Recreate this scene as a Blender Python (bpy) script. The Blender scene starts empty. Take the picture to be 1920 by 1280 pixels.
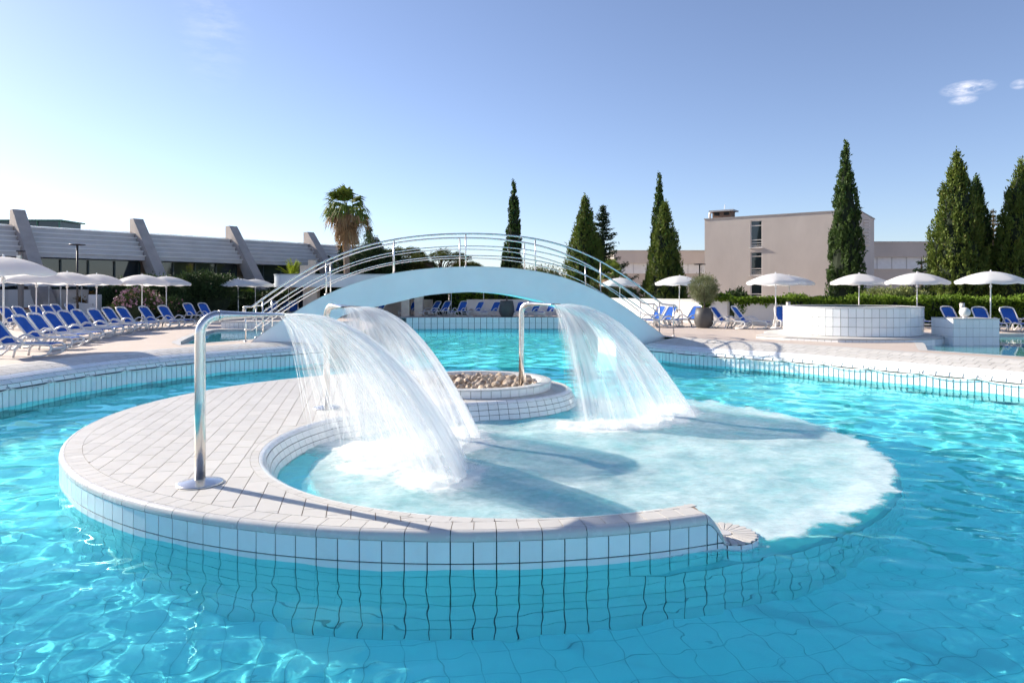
import bpy, bmesh, math, random
import numpy as np
from mathutils import Vector, Matrix
random.seed(7); RNG = np.random.default_rng(7)
SC = bpy.context.scene
COL = SC.collection

# ------------------------------------------------------------------ camera, sky, sun, exposure
CAM_Z, FPX, HOR = 2.44, 1290.0, 545.0          # eye height over the water, focal length and horizon in photo pixels
cd = bpy.data.cameras.new('camera'); cam = bpy.data.objects.new('camera', cd); COL.objects.link(cam)
cam.location = (0, 0, CAM_Z); cam.rotation_euler = (math.radians(90), 0, 0)
cd.sensor_width = 36.0; cd.lens = 36.0 * FPX / 1920.0; cd.shift_y = -(640.0 - HOR) / 1920.0
cd.clip_start = 0.05; cd.clip_end = 5000
SC.camera = cam

SUN_AZ, SUN_EL = 62.0, 25.0                      # degrees to the left of the view axis, and above the horizon
wd = bpy.data.worlds.new('World'); SC.world = wd; wd.use_nodes = True
nt = wd.node_tree; nt.nodes.clear()
N = nt.nodes.new
sky = N('ShaderNodeTexSky'); sky.sky_type = 'NISHITA'; sky.sun_disc = False
sky.sun_elevation = math.radians(SUN_EL); sky.sun_rotation = math.radians(-SUN_AZ)
sky.air_density = .9; sky.dust_density = .3; sky.ozone_density = 5.5; sky.altitude = 0
bg = N('ShaderNodeBackground'); bg.inputs['Strength'].default_value = 0.069
wo = N('ShaderNodeOutputWorld')
# a few thin wisps of cloud high on the right
tc = N('ShaderNodeTexCoord')
def cloud_dir(px, py):
    v = Vector(((px - 960) / FPX, 1, (HOR - py) / FPX)); return v.normalized()
def wnode(t, **k):
    n = N(t)
    for a, b in k.items(): setattr(n, a, b)
    return n
def blob(px, py, sx, sy):
    c = cloud_dir(px, py)
    sub = wnode('ShaderNodeVectorMath', operation='SUBTRACT'); sub.inputs[1].default_value = c
    nt.links.new(tc.outputs['Generated'], sub.inputs[0])
    mp = wnode('ShaderNodeVectorMath', operation='MULTIPLY'); mp.inputs[1].default_value = (1 / sx, 1 / sx, 1 / sy)
    nt.links.new(sub.outputs[0], mp.inputs[0])
    ln = wnode('ShaderNodeVectorMath', operation='LENGTH'); nt.links.new(mp.outputs[0], ln.inputs[0])
    mr = N('ShaderNodeMapRange'); mr.inputs['From Min'].default_value = 1; mr.inputs['From Max'].default_value = 0.0
    nt.links.new(ln.outputs['Value'], mr.inputs['Value']); return mr.outputs['Result']
blobs = [blob(1814, 166, .030, .0095), blob(1806, 188, .016, .006), blob(1912, 158, .010, .006), blob(400, 40, .05, .11)]
gain = [.8, .7, .5, .07]
acc = None
for b, g_ in zip(blobs, gain):
    m = wnode('ShaderNodeMath', operation='MULTIPLY'); m.inputs[1].default_value = g_; nt.links.new(b, m.inputs[0])
    if acc is None: acc = m.outputs[0]
    else:
        a = wnode('ShaderNodeMath', operation='MAXIMUM'); nt.links.new(acc, a.inputs[0]); nt.links.new(m.outputs[0], a.inputs[1]); acc = a.outputs[0]
nz = N('ShaderNodeTexNoise'); nz.inputs['Scale'].default_value = 26; nz.inputs['Detail'].default_value = 8; nz.inputs['Roughness'].default_value = .62
mp = wnode('ShaderNodeVectorMath', operation='MULTIPLY'); mp.inputs[1].default_value = (1, 1, 3.2)
nt.links.new(tc.outputs['Generated'], mp.inputs[0]); nt.links.new(mp.outputs[0], nz.inputs['Vector'])
nr = N('ShaderNodeMapRange'); nr.inputs['From Min'].default_value = .40; nr.inputs['From Max'].default_value = .70
nt.links.new(nz.outputs['Fac'], nr.inputs['Value'])
mm = wnode('ShaderNodeMath', operation='MULTIPLY'); nt.links.new(acc, mm.inputs[0]); nt.links.new(nr.outputs['Result'], mm.inputs[1])
m2 = wnode('ShaderNodeMath', operation='MULTIPLY', use_clamp=True); m2.inputs[1].default_value = 2.2; nt.links.new(mm.outputs[0], m2.inputs[0])
mix = wnode('ShaderNodeMix', data_type='RGBA'); mix.inputs['B'].default_value = (7.2, 7.0, 7.4, 1)
nt.links.new(m2.outputs[0], mix.inputs['Factor']); 
hs = N('ShaderNodeHueSaturation'); hs.inputs['Saturation'].default_value = .90; nt.links.new(sky.outputs[0], hs.inputs['Color'])
wb = wnode('ShaderNodeVectorMath', operation='MULTIPLY'); wb.inputs[1].default_value = (1.09, .965, .94)       # white balance of the photograph
nt.links.new(hs.outputs[0], wb.inputs[0]); nt.links.new(wb.outputs[0], mix.inputs['A'])
nt.links.new(mix.outputs['Result'], bg.inputs['Color']); nt.links.new(bg.outputs[0], wo.inputs['Surface'])

sl = bpy.data.lights.new('sun', 'SUN'); sl.energy = 3.5; sl.angle = math.radians(0.5); sl.color = (1.0, .90, .76)
so = bpy.data.objects.new('sun', sl); COL.objects.link(so)
_a, _e = math.radians(SUN_AZ), math.radians(SUN_EL)
SUN_DIR = Vector((-math.sin(_a) * math.cos(_e), math.cos(_a) * math.cos(_e), math.sin(_e)))
so.rotation_euler = SUN_DIR.to_track_quat('Z', 'Y').to_euler(); so.location = SUN_DIR * 60
SC.view_settings.view_transform = 'Standard'; SC.view_settings.look = 'None'
SC.view_settings.exposure = 1.5; SC.view_settings.gamma = 1.0; SC.view_settings.use_curve_mapping = False
SC.cycles.max_bounces = 20; SC.cycles.transmission_bounces = 12; SC.cycles.glossy_bounces = 4; SC.cycles.diffuse_bounces = 8
SC.cycles.use_adaptive_sampling = True; SC.cycles.adaptive_threshold = .06; SC.cycles.adaptive_min_samples = 16
SC.cycles.transparent_max_bounces = 24; SC.cycles.volume_bounces = 0
SC.cycles.sample_clamp_indirect = 10.0; SC.cycles.use_denoising = True
SC.cycles.caustics_refractive = True; SC.cycles.caustics_reflective = True; SC.cycles.blur_glossy = 0.3
sl.cycles.is_caustics_light = True

# ------------------------------------------------------------------ helpers
def gp(px, py, z=0.0):
    """photo pixel -> point on the horizontal plane at height z"""
    k = (CAM_Z - z) / (py - HOR); return Vector(((px - 960) * k, FPX * k, z))
def at(px, py, Y):
    return Vector(((px - 960) / FPX * Y, Y, CAM_Z - (py - HOR) / FPX * Y))

class MB:
    """collects polygons; build() links them as one mesh object"""
    def __init__(s): s.v = []; s.f = []; s.uv = None
    def add(s, vs, fs):
        o = len(s.v); s.v.extend([tuple(p) for p in vs]); s.f.extend([tuple(i + o for i in f) for f in fs]); return s
    def box(s, c, d, rot=None, taper=None):
        x, y, z = [k / 2 for k in d]
        vs = [Vector((sx * x, sy * y, sz * z)) for sz in (-1, 1) for sy in (-1, 1) for sx in (-1, 1)]
        if taper:
            for i in range(4, 8): vs[i].x *= taper; vs[i].y *= taper
        if rot is not None: vs = [rot @ p for p in vs]
        c = Vector(c); vs = [p + c for p in vs]
        return s.add(vs, [(0, 2, 3, 1), (4, 5, 7, 6), (0, 1, 5, 4), (2, 6, 7, 3), (0, 4, 6, 2), (1, 3, 7, 5)])
    def tube(s, pts, r, n=8, cap=True):
        pts = [Vector(p) for p in pts]; rs = r if isinstance(r, (list, tuple)) else [r] * len(pts)
        o = len(s.v); m = len(pts)
        up = Vector((0, 0, 1)); t0 = (pts[1] - pts[0]).normalized()
        if abs(t0.z) > .95: up = Vector((1, 0, 0))
        side = t0.cross(up).normalized()
        for i, p in enumerate(pts):
            t = (pts[min(i + 1, m - 1)] - pts[max(i - 1, 0)]).normalized()
            side = (side - t * side.dot(t)).normalized(); u = t.cross(side)
            for k in range(n):
                a = 2 * math.pi * k / n; s.v.append(tuple(p + (side * math.cos(a) + u * math.sin(a)) * rs[i]))
        for i in range(m - 1):
            for k in range(n):
                a, b = o + i * n + k, o + i * n + (k + 1) % n
                s.f.append((a, a + n, b + n, b))
        if cap:
            s.f.append(tuple(o + k for k in range(n))); s.f.append(tuple(o + (m - 1) * n + n - 1 - k for k in range(n)))
        return s
    def lathe(s, prof, c=(0, 0, 0), n=24, a0=0.0, a1=2 * math.pi):
        o = len(s.v); full = abs(a1 - a0 - 2 * math.pi) < 1e-6; cols = n if full else n + 1
        for k in range(cols):
            a = a0 + (a1 - a0) * k / n
            for r, z in prof: s.v.append((c[0] + r * math.cos(a), c[1] + r * math.sin(a), c[2] + z))
        m = len(prof)
        for k in range(n):
            k2 = (k + 1) % cols
            for i in range(m - 1):
                s.f.append((o + k * m + i, o + k2 * m + i, o + k2 * m + i + 1, o + k * m + i + 1))
        return s
    def prism(s, poly, z0, z1, bottom=True):
        n = len(poly); o = len(s.v)
        s.v.extend([(p[0], p[1], z0) for p in poly]); s.v.extend([(p[0], p[1], z1) for p in poly])
        s.f.append(tuple(o + n + i for i in range(n)))
        if bottom: s.f.append(tuple(o + n - 1 - i for i in range(n)))
        for i in range(n): j = (i + 1) % n; s.f.append((o + i, o + j, o + n + j, o + n + i))
        return s
    def mesh(s, name, mat, smooth=False):
        me = bpy.data.meshes.new(name); me.from_pydata(s.v, [], s.f)
        if mat is not None: me.materials.append(mat)
        if smooth: me.polygons.foreach_set('use_smooth', [True] * len(me.polygons))
        me.update(); return me
    def build(s, name, mat, parent=None, smooth=False, bevel=0, loc=None):
        me = s.mesh(name, mat, smooth); return put(name, me, parent, bevel, loc)
def put(name, me, parent=None, bevel=0, loc=None, rot=None):
    o = bpy.data.objects.new(name, me); COL.objects.link(o); o.parent = parent
    if loc is not None: o.location = loc
    if rot is not None: o.rotation_euler = rot
    if bevel:
        m = o.modifiers.new('bevel', 'BEVEL'); m.width = bevel; m.segments = 2; m.limit_method = 'ANGLE'; m.angle_limit = math.radians(40)
    return o
def tag(o, label=None, cat=None, group=None, kind=None):
    if label: o['label'] = label
    if cat: o['category'] = cat
    if group: o['group'] = group
    if kind: o['kind'] = kind
    return o
def empty(name, loc=(0, 0, 0), rz=0.0):
    o = bpy.data.objects.new(name, None); COL.objects.link(o); o.location = loc; o.rotation_euler = (0, 0, rz); o.empty_display_size = .2
    return o
KIDS = {}
def kids(o): return [c for c in bpy.data.objects if c.parent == o]
def tree_of(o): return (o, [tree_of(c) for c in kids(o)])
def copy_tree(t, parent=None):
    o, ch = t; c = o.copy(); COL.objects.link(c); c.parent = parent
    for k in ch: copy_tree(k, c)
    return c
def catmull(P, n=8, closed=False):
    P = [Vector(p) for p in P]; out = []; m = len(P)
    rng = range(m if closed else m - 1)
    for i in rng:
        if closed: a, b, c, d = P[(i - 1) % m], P[i], P[(i + 1) % m], P[(i + 2) % m]
        else: a, b, c, d = P[max(i - 1, 0)], P[i], P[i + 1], P[min(i + 2, m - 1)]
        for k in range(n):
            t = k / n
            out.append(.5 * ((2 * b) + (c - a) * t + (2 * a - 5 * b + 4 * c - d) * t * t + (3 * b - a - 3 * c + d) * t ** 3))
    if not closed: out.append(P[-1])
    return out
def resample(P, step):
    P = [Vector(p) for p in P]; L = [0.0]
    for a, b in zip(P, P[1:]): L.append(L[-1] + (b - a).length)
    n = max(1, round(L[-1] / step)); out = []; j = 0
    for k in range(n + 1):
        d = L[-1] * k / n
        while j < len(L) - 2 and L[j + 1] < d: j += 1
        t = (d - L[j]) / max(1e-9, L[j + 1] - L[j]); out.append(P[j].lerp(P[j + 1], min(1, t)))
    return out
def clip(poly, win):
    """polygon clipped by a convex counter-clockwise window (2-D)"""
    out = [tuple(p[:2]) for p in poly]
    for i in range(len(win)):
        ax, ay = win[i]; bx, by = win[(i + 1) % len(win)]; ex, ey = bx - ax, by - ay
        src, out = out, []
        if not src: break
        px, py = src[-1]; pd = ex * (py - ay) - ey * (px - ax)
        for qx, qy in src:
            qd = ex * (qy - ay) - ey * (qx - ax)
            if (pd >= 0) != (qd >= 0):
                t = pd / (pd - qd); out.append((px + (qx - px) * t, py + (qy - py) * t))
            if qd >= 0: out.append((qx, qy))
            px, py, pd = qx, qy, qd
    res = []
    for p in out:
        if not res or math.hypot(p[0] - res[-1][0], p[1] - res[-1][1]) > .004: res.append(p)
    if len(res) > 2 and math.hypot(res[0][0] - res[-1][0], res[0][1] - res[-1][1]) < .004: res.pop()
    return res
def area(poly): return .5 * sum(a[0] * b[1] - b[0] * a[1] for a, b in zip(poly, poly[1:] + poly[:1]))

# ------------------------------------------------------------------ materials
class Mat:
    def __init__(s, name):
        s.m = bpy.data.materials.new(name); s.m.use_nodes = True; s.t = s.m.node_tree; s.n = s.t.nodes; s.p = s.n['Principled BSDF']; s.o = s.n['Material Output']
    def node(s, t, **k):
        n = s.n.new(t)
        for a, b in k.items():
            if a in n.inputs.keys() if isinstance(a, str) and not hasattr(n, a) else False: n.inputs[a].default_value = b
            else: setattr(n, a, b)
        return n
    def link(s, a, b): s.t.links.new(a, b)
    def noise(s, scale, detail=4, rough=.55, coord='Object', stretch=None):
        tcn = s.n.new('ShaderNodeTexCoord'); nz = s.n.new('ShaderNodeTexNoise')
        nz.inputs['Scale'].default_value = scale; nz.inputs['Detail'].default_value = detail; nz.inputs['Roughness'].default_value = rough
        src = tcn.outputs[coord]
        if coord == 'World':
            pass
        if stretch:
            mpn = s.n.new('ShaderNodeVectorMath'); mpn.operation = 'MULTIPLY'; mpn.inputs[1].default_value = stretch
            s.link(src, mpn.inputs[0]); src = mpn.outputs[0]
        s.link(src, nz.inputs['Vector']); return nz.outputs['Fac']
    def wnoise(s, scale, detail=4, rough=.55, stretch=None):
        g_ = s.n.new('ShaderNodeNewGeometry'); nz = s.n.new('ShaderNodeTexNoise')
        nz.inputs['Scale'].default_value = scale; nz.inputs['Detail'].default_value = detail; nz.inputs['Roughness'].default_value = rough
        src = g_.outputs['Position']
        if stretch:
            mpn = s.n.new('ShaderNodeVectorMath'); mpn.operation = 'MULTIPLY'; mpn.inputs[1].default_value = stretch
            s.link(src, mpn.inputs[0]); src = mpn.outputs[0]
        s.link(src, nz.inputs['Vector']); return nz.outputs['Fac']
    def ramp(s, fac, stops):
        r = s.n.new('ShaderNodeValToRGB'); e = r.color_ramp.elements
        while len(e) < len(stops): e.new(.5)
        for i, (p, c) in enumerate(stops): e[i].position = p; e[i].color = (*c, 1) if len(c) == 3 else c
        s.link(fac, r.inputs['Fac']); return r.outputs['Color']
    def mixc(s, fac, a, b, mode='MIX'):
        m = s.n.new('ShaderNodeMix'); m.data_type = 'RGBA'; m.blend_type = mode
        for v, k in ((fac, 'Factor'), (a, 'A'), (b, 'B')):
            i = m.inputs[k]
            if k != 'Factor' : i = [q for q in m.inputs if q.name == k and q.type == 'RGBA'][0]
            else: i = m.inputs[0]
            if hasattr(v, 'links') or hasattr(v, 'is_linked'): s.link(v, i)
            else: i.default_value = v if k == 'Factor' else (*v, 1)
        return [q for q in m.outputs if q.type == 'RGBA'][0]
    def bump(s, fac, strength=.3, dist=.01):
        b = s.n.new('ShaderNodeBump'); b.inputs['Strength'].default_value = strength; b.inputs['Distance'].default_value = dist
        s.link(fac, b.inputs['Height']); s.link(b.outputs['Normal'], s.p.inputs['Normal']); return s
    def rand(s):
        return s.n.new('ShaderNodeObjectInfo').outputs['Random']
    def base(s, c):
        if isinstance(c, (tuple, list)): s.p.inputs['Base Color'].default_value = (*c, 1)
        else: s.link(c, s.p.inputs['Base Color'])
        return s
    def set(s, **k):
        for a, b in k.items(): s.p.inputs[a.replace('_', ' ')].default_value = b
        return s
def simple(name, c, rough=.5, var=.06, scale=3.0, metallic=0.0, bump=0.0, bscale=60, spec=.5):
    m = Mat(name); f = m.wnoise(scale, 5)
    d = [max(0, x * (1 - var)) for x in c]; l = [min(1, x * (1 + var)) for x in c]
    m.base(m.ramp(f, [(.3, d), (.7, l)])); m.set(Roughness=rough, Metallic=metallic); m.p.inputs['Specular IOR Level'].default_value = spec
    if bump: m.bump(m.wnoise(bscale, 3), bump, .01)
    return m.m
def tile_mat(name, c, rough=.25, var=.05, dirt=(.6, .55, .48), dirt_amt=.25):
    m = Mat(name); r = m.rand()
    d = [x * (1 - var) for x in c]; l = [min(1, x * (1 + var * .6)) for x in c]
    col = m.ramp(r, [(0, d), (1, l)])
    f = m.wnoise(2.2, 6, .6); mask = m.ramp(f, [(.52, (0, 0, 0)), (.78, (dirt_amt,) * 3)])
    col = m.mixc(mask, col, dirt, 'MULTIPLY')
    f2 = m.wnoise(9, 4)
    col = m.mixc(.10, col, m.ramp(f2, [(.3, (.75, .74, .72)), (.7, (1, 1, 1))]), 'MULTIPLY')
    m.base(col); m.set(Roughness=rough)
    rr = m.n.new('ShaderNodeMapRange'); rr.inputs['To Min'].default_value = rough * .7; rr.inputs['To Max'].default_value = min(1, rough * 1.6)
    m.link(f2, rr.inputs['Value']); m.link(rr.outputs['Result'], m.p.inputs['Roughness'])
    m.bump(m.wnoise(14, 2), .08, .01)
    return m.m
MT = {}
MT['tile_top'] = tile_mat('white_deck_tile_sun_dimmed', (.575, .555, .52), .42, .06)  # same white as the wall tile, colour darkened to offset its sunlight
MT['tile_wall'] = tile_mat('glazed_wall_tile', (.86, .87, .87), .14, .04, dirt_amt=.12)  # same white as the deck, fill for its shade put into a lighter colour
MT['coping'] = tile_mat('glazed_coping_sun_dimmed', (.60, .59, .575), .22, .03, dirt_amt=.15)  # white tile as well, colour darkened for the sun it catches
MT['grout_dark'] = simple('dark_grout', (.035, .045, .045), .9, .2)
MT['grout_tan'] = simple('tan_grout', (.26, .20, .15), .9, .25, 8)
MT['steel'] = simple('brushed_steel', (.72, .69, .66), .27, .05, 5, 1.0)
MT['plaster_blue'] = simple('bridge_paint', (.88, .89, .90), .55, .03, 1.2, bump=.05)
# ------------------------------------------------------------------ pool geometry
FLOOR = -1.3
ISL = 0.34; DECK = 0.72
class Path:
    def __init__(s, pts, side=1, closed=False):
        s.P = [Vector((p[0], p[1], 0)) for p in pts]
        if closed: s.P.append(s.P[0].copy())
        s.L = [0.0]
        for a, b in zip(s.P, s.P[1:]): s.L.append(s.L[-1] + (b - a).length)
        s.len = s.L[-1]; s.side = side; s.T = []
        m = len(s.P)
        for i in range(m):
            a = s.P[i - 1] if i else (s.P[-2] if closed else s.P[0]); b = s.P[i + 1] if i < m - 1 else (s.P[1] if closed else s.P[-1])
            s.T.append((b - a).normalized())
    def at(s, d):
        d = min(max(d, 0), s.len)
        lo, hi = 0, len(s.L) - 1
        while hi - lo > 1:
            mid = (lo + hi) // 2
            if s.L[mid] <= d: lo = mid
            else: hi = mid
        t = (d - s.L[lo]) / max(1e-9, s.L[hi] - s.L[lo])
        p = s.P[lo].lerp(s.P[hi], t); tg = s.T[lo].lerp(s.T[hi], t).normalized()
        return p, Vector((tg.y, -tg.x, 0)) * s.side
    def offset(s, o):
        return [p + Vector((t.y, -t.x, 0)) * s.side * o for p, t in zip(s.P, s.T)]
def piece(mb, path, s0, s1, prof, th=.012, sub=2, zf=None):
    """one tile: a patch of the swept profile between two stations, with turned-in edges"""
    o = len(mb.v); m = len(prof)
    no = Vector((-(prof[-1][1] - prof[0][1]), prof[-1][0] - prof[0][0])).normalized()
    if no.x * 1 + no.y * 1 < 0: no = -no
    rows = []
    for k in range(sub + 1):
        d = s0 + (s1 - s0) * k / sub; p, n = path.at(d); dz = zf(d) if zf else 0
        rows.append([p + n * off + Vector((0, 0, z + dz)) for off, z in prof])
    down = []
    for k in range(sub + 1):
        p, n = path.at(s0 + (s1 - s0) * k / sub); down.append((n * no.x + Vector((0, 0, no.y))) * -th)
    for r in rows: mb.v.extend([tuple(q) for q in r])
    for k in range(sub):
        for i in range(m - 1):
            a = o + k * m + i; mb.f.append((a, a + 1, a + m + 1, a + m) if path.side > 0 else (a, a + m, a + m + 1, a + 1))
    # skirt
    ring = [(k, 0) for k in range(sub + 1)] + [(sub, i) for i in range(1, m)] + [(k, m - 1) for k in range(sub - 1, -1, -1)] + [(0, i) for i in range(m - 2, 0, -1)]
    b = len(mb.v)
    for k, i in ring: mb.v.append(tuple(rows[k][i] + down[k]))
    for q in range(len(ring)):
        k, i = ring[q]; k2, i2 = ring[(q + 1) % len(ring)]; q2 = (q + 1) % len(ring)
        f = (o + k * m + i, o + k2 * m + i2, b + q2, b + q); mb.f.append(f if path.side < 0 else f[::-1])
    return mb
def strip(name, parent, path, prof, step, gap, mat, phase=0.0, a=0.0, b=None, sub=2, th=.012, limit=None, smooth=True, zf=None, seen=None):
    """a course of tiles, each an object; where seen(point) is false they join one stuff part"""
    b = path.len if b is None else b; L = b - a; n = max(1, round(L / step)); st = L / n; rest = MB(); out = []
    for k in range(n + (1 if phase else 0)):
        s0 = a + (k - phase) * st; s1 = s0 + st; s0 = max(s0, a); s1 = min(s1, b)
        if s1 - s0 < .25 * st: continue
        mb = MB()
        if seen is None or seen(path.at((s0 + s1) / 2)[0]):
            piece(mb, path, s0 + gap / 2, s1 - gap / 2, prof, th, sub, zf); out.append(mb.build(name, mat, parent, False)); shade(out[-1].data)
        else: piece(rest, path, s0 + gap / 2, s1 - gap / 2, prof, th, sub, zf)
    if rest.v:
        r = rest.build(name, mat, parent); tag(r, kind='stuff'); shade(r.data)
    return out
def shade(me, ang=50):
    me.polygons.foreach_set('use_smooth', [True] * len(me.polygons))
    try: me.set_sharp_from_angle(angle=math.radians(ang))
    except Exception: pass
def sweep(mb, path, prof, a=0.0, b=None, step=.25):
    b = path.len if b is None else b; n = max(2, round((b - a) / step)); o = len(mb.v); m = len(prof)
    for k in range(n + 1):
        p, nn = path.at(a + (b - a) * k / n)
        for off, z in prof: q = p + nn * off; mb.v.append((q.x, q.y, z))
    for k in range(n):
        for i in range(m - 1):
            q = o + k * m + i; mb.f.append((q, q + 1, q + m + 1, q + m) if path.side > 0 else (q, q + m, q + m + 1, q + 1))
    return mb
def arc(c, r, a0, a1, n):
    return [Vector((c[0] + r * math.cos(math.radians(a0 + (a1 - a0) * k / n)), c[1] + r * math.sin(math.radians(a0 + (a1 - a0) * k / n)), 0)) for k in range(n + 1)]
WET = []                                   # things that stand in the water and catch its light

# ---- island outline
C0, R0 = (-.517, 12.364), 6.318
CB, RB = (.063, 9.786), 3.44
CP, RP = (-.74, 15.08), 1.95
outer_pts = arc(C0, R0, -68.4, -250, 150)
back_pts = catmull([outer_pts[-2], outer_pts[-1], (-1.3, 17.75, 0), (-.1, 16.98, 0)] + arc(CP, RP, 50, -75, 16) + [Vector((-1.15, 12.82, 0)), Vector((-2.06, 12.24, 0)), Vector((-2.62, 11.72, 0))] + arc(CB, RB, 152, 160, 2), 6)
inner_pts = back_pts[6:] + arc(CB, RB, 161, 299.8, 82)
outer = Path(outer_pts, side=-1)                       # outward = away from the island
inner = Path(inner_pts, side=-1)                       # outward = over the basin
p0, n0 = outer.at(1.0); 
if (p0 + n0 - Vector((*C0, 0))).length < R0: outer.side *= -1
p0, n0 = inner.at(inner.len - 3.0)
if (p0 + n0 - Vector((*CB, 0))).length > RB: inner.side *= -1
island = empty('pool_island', (0, 0, 0))
tag(island, 'white tiled crescent island with three water spouts rising from the pool', 'pool island')
poly = [p for p in outer_pts] + [p for p in inner_pts[1:]]
core = MB()
body = [(p.x, p.y) for p in outer.offset(.035)] + [(p.x, p.y) for p in inner.offset(.0)][1:]
core.prism(body[::-1], FLOOR - .1, ISL - .02)
WET.append(core.build('grout_core', MT['grout_dark'], island))
bed = [(p.x, p.y) for p in outer.offset(-.03)] + [(p.x, p.y) for p in inner.offset(-.0)][1:]
MB().prism(bed[::-1], ISL - .03, ISL - .004).build('grout_bed', MT['grout_tan'], island)
def near_seen(p): return True
G = .011
WALL = .05                                             # wall face lies this far outside the coping line
vis = lambda p: p.y < 12.6 or p.x < -4.5
# bullnose coping, border tiles, wall courses of the outer face
bull = [(.0 + G / 2, ISL)] + [(.0 + .062 * math.sin(t) * 1.0, ISL - .075 * (1 - math.cos(t))) for t in [math.radians(x) for x in (22, 45, 65, 90)]]
bull = [(-.004, ISL), (.018, ISL - .003), (.036, ISL - .013), (.05, ISL - .030), (.057, ISL - .052), (.057, ISL - .080)]
strip('coping', island, outer, bull, .40, .008, MT['coping'], sub=4, th=.03)
strip('border_tile', island, outer, [(-.205, ISL + .001), (-.010, ISL + .001)][::-1][::-1], .20, .007, MT['tile_top'], sub=2, th=.01)
zt = ISL - .080 - G
rows = []
zrow = zt
while zrow > FLOOR:
    rows.append((zrow, max(zrow - .185, FLOOR))); zrow -= .185 + G
for i, (z1, z0) in enumerate(rows):
    if i < 2: WET.extend(strip('wall_tile', island, outer, [(WALL, z0), (WALL, z1)], .20, G, MT['tile_wall'], sub=1, seen=vis))
    else:
        r = strip('underwater_tile', island, outer, [(WALL, z0), (WALL, z1)], .20, G, MT['tile_wall'], sub=1, seen=lambda p: False)
# inner border, rounded edge and three battered courses down to the seat
nb_ = round((inner.len - 1.2) / .20); sb_ = (inner.len - 1.2) / nb_
for k in range(nb_):
    s0, s1 = 1.2 + k * sb_ + .0035, 1.2 + (k + 1) * sb_ - .0035; pm = inner.at((s0 + s1) / 2)[0]; gp_ = (R0 - .205) - (pm - Vector((*C0, 0))).length - .007
    m_ = MB(); piece(m_, inner, s0, s1, [(-(max(gp_, .012) if gp_ < .19 else .100), ISL + .001), (-.006, ISL + .001)], .01, 2); shade(m_.build('inner_border_tile', MT['tile_top'], island).data)
inn = [[(.0, ISL), (.03, ISL - .006), (.06, ISL - .022), (.085, ISL - .05)], [(.093, .282), (.135, .195)], [(.140, .186), (.175, .10)], [(.179, .092), (.205, .005)], [(.207, -.003), (.22, -.10)]]
sl_core = MB(); sweep(sl_core, inner, [(-.02, ISL - .012), (.045, ISL - .026), (.08, ISL - .06), (.125, .19), (.165, .095), (.195, 0), (.21, -.2)], 0, inner.len - .35)
sl_core.build('batter_core', MT['grout_dark'], island)
for i, pr in enumerate(inn):
    WET.extend(strip('basin_tile', island, inner, pr, .20, .010, MT['tile_wall'], phase=(.0), sub=1 if i else 2, th=.01, a=1.2, b=inner.len - .36, seen=lambda p: p.y > 8.0 and i < 4))
# submerged seat along the basin and the planter
seat = MB(); sweep(seat, inner, [(.18, -.075), (.62, -.075), (.66, -.10), (.66, -.6)]); o = seat.build('seat_ledge', MT['tile_wall'], island); WET.append(o)
# deck tiles in diagonal courses
deck_poly = [(p.x, p.y) for p in outer.offset(-.210)] + [(p.x, p.y) for p in inner.offset(-.104)]
th_ = math.radians(102.3); ud = Vector((math.cos(th_), math.sin(th_))); vd = Vector((math.sin(th_), -math.cos(th_)))
TW, TLn = .225, .45
def inside(poly, x, y):
    c = False; j = len(poly) - 1
    for i in range(len(poly)):
        xi, yi = poly[i]; xj, yj = poly[j]
        if (yi > y) != (yj > y) and x < (xj - xi) * (y - yi) / (yj - yi) + xi: c = not c
        j = i
    return c
dp = deck_poly
tiles = []
plan_c, plan_r = Vector((-.80, 15.0)), 1.66
for iu in range(-60, 90):
    for iv in range(-60, 60):
        gap = .0045
        a0 = iv * TW; u0 = iu * TLn + (iv % 2) * TLn * .5
        c0 = Vector((-3.0, 8.0)) + vd * (a0 + TW / 2) + ud * (u0 + TLn / 2)
        if c0.x > -.70 and c0.y < 7.6: continue
        if (c0 - Vector(C0)).length > R0 + .4: continue
        if (c0 - plan_c).length < plan_r - .3: continue
        q = [Vector((-3.0, 8.0)) + vd * (a0 + gap) + ud * (u0 + gap), Vector((-3.0, 8.0)) + vd * (a0 + TW - gap) + ud * (u0 + gap),
             Vector((-3.0, 8.0)) + vd * (a0 + TW - gap) + ud * (u0 + TLn - gap), Vector((-3.0, 8.0)) + vd * (a0 + gap) + ud * (u0 + TLn - gap)]
        w = [(p.x, p.y) for p in q]
        if area(w) < 0: w = w[::-1]
        ins = [inside(dp, *p) for p in w]
        if all(ins): r = w
        elif not any(ins) and not inside(dp, c0.x, c0.y) and c0.y > 7.4: continue
        else: r = clip(dp, w)
        if len(r) < 3 or abs(area(r)) < .0006: continue
        if area(r) < 0: r = r[::-1]
        tiles.append((c0.length, r))
tiles.sort(key=lambda t: t[0])
rest = MB()
for k, (d, r) in enumerate(tiles):
    dz = random.uniform(-.0008, .0008)
    if k < 300: MB().prism(r, ISL - .012, ISL + .0015 + dz, False).build('deck_tile', MT['tile_top'], island)
    else: rest.prism(r, ISL - .012, ISL + .0015 + dz, False)
tag(rest.build('deck_tile', MT['tile_top'], island), kind='stuff')
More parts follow.
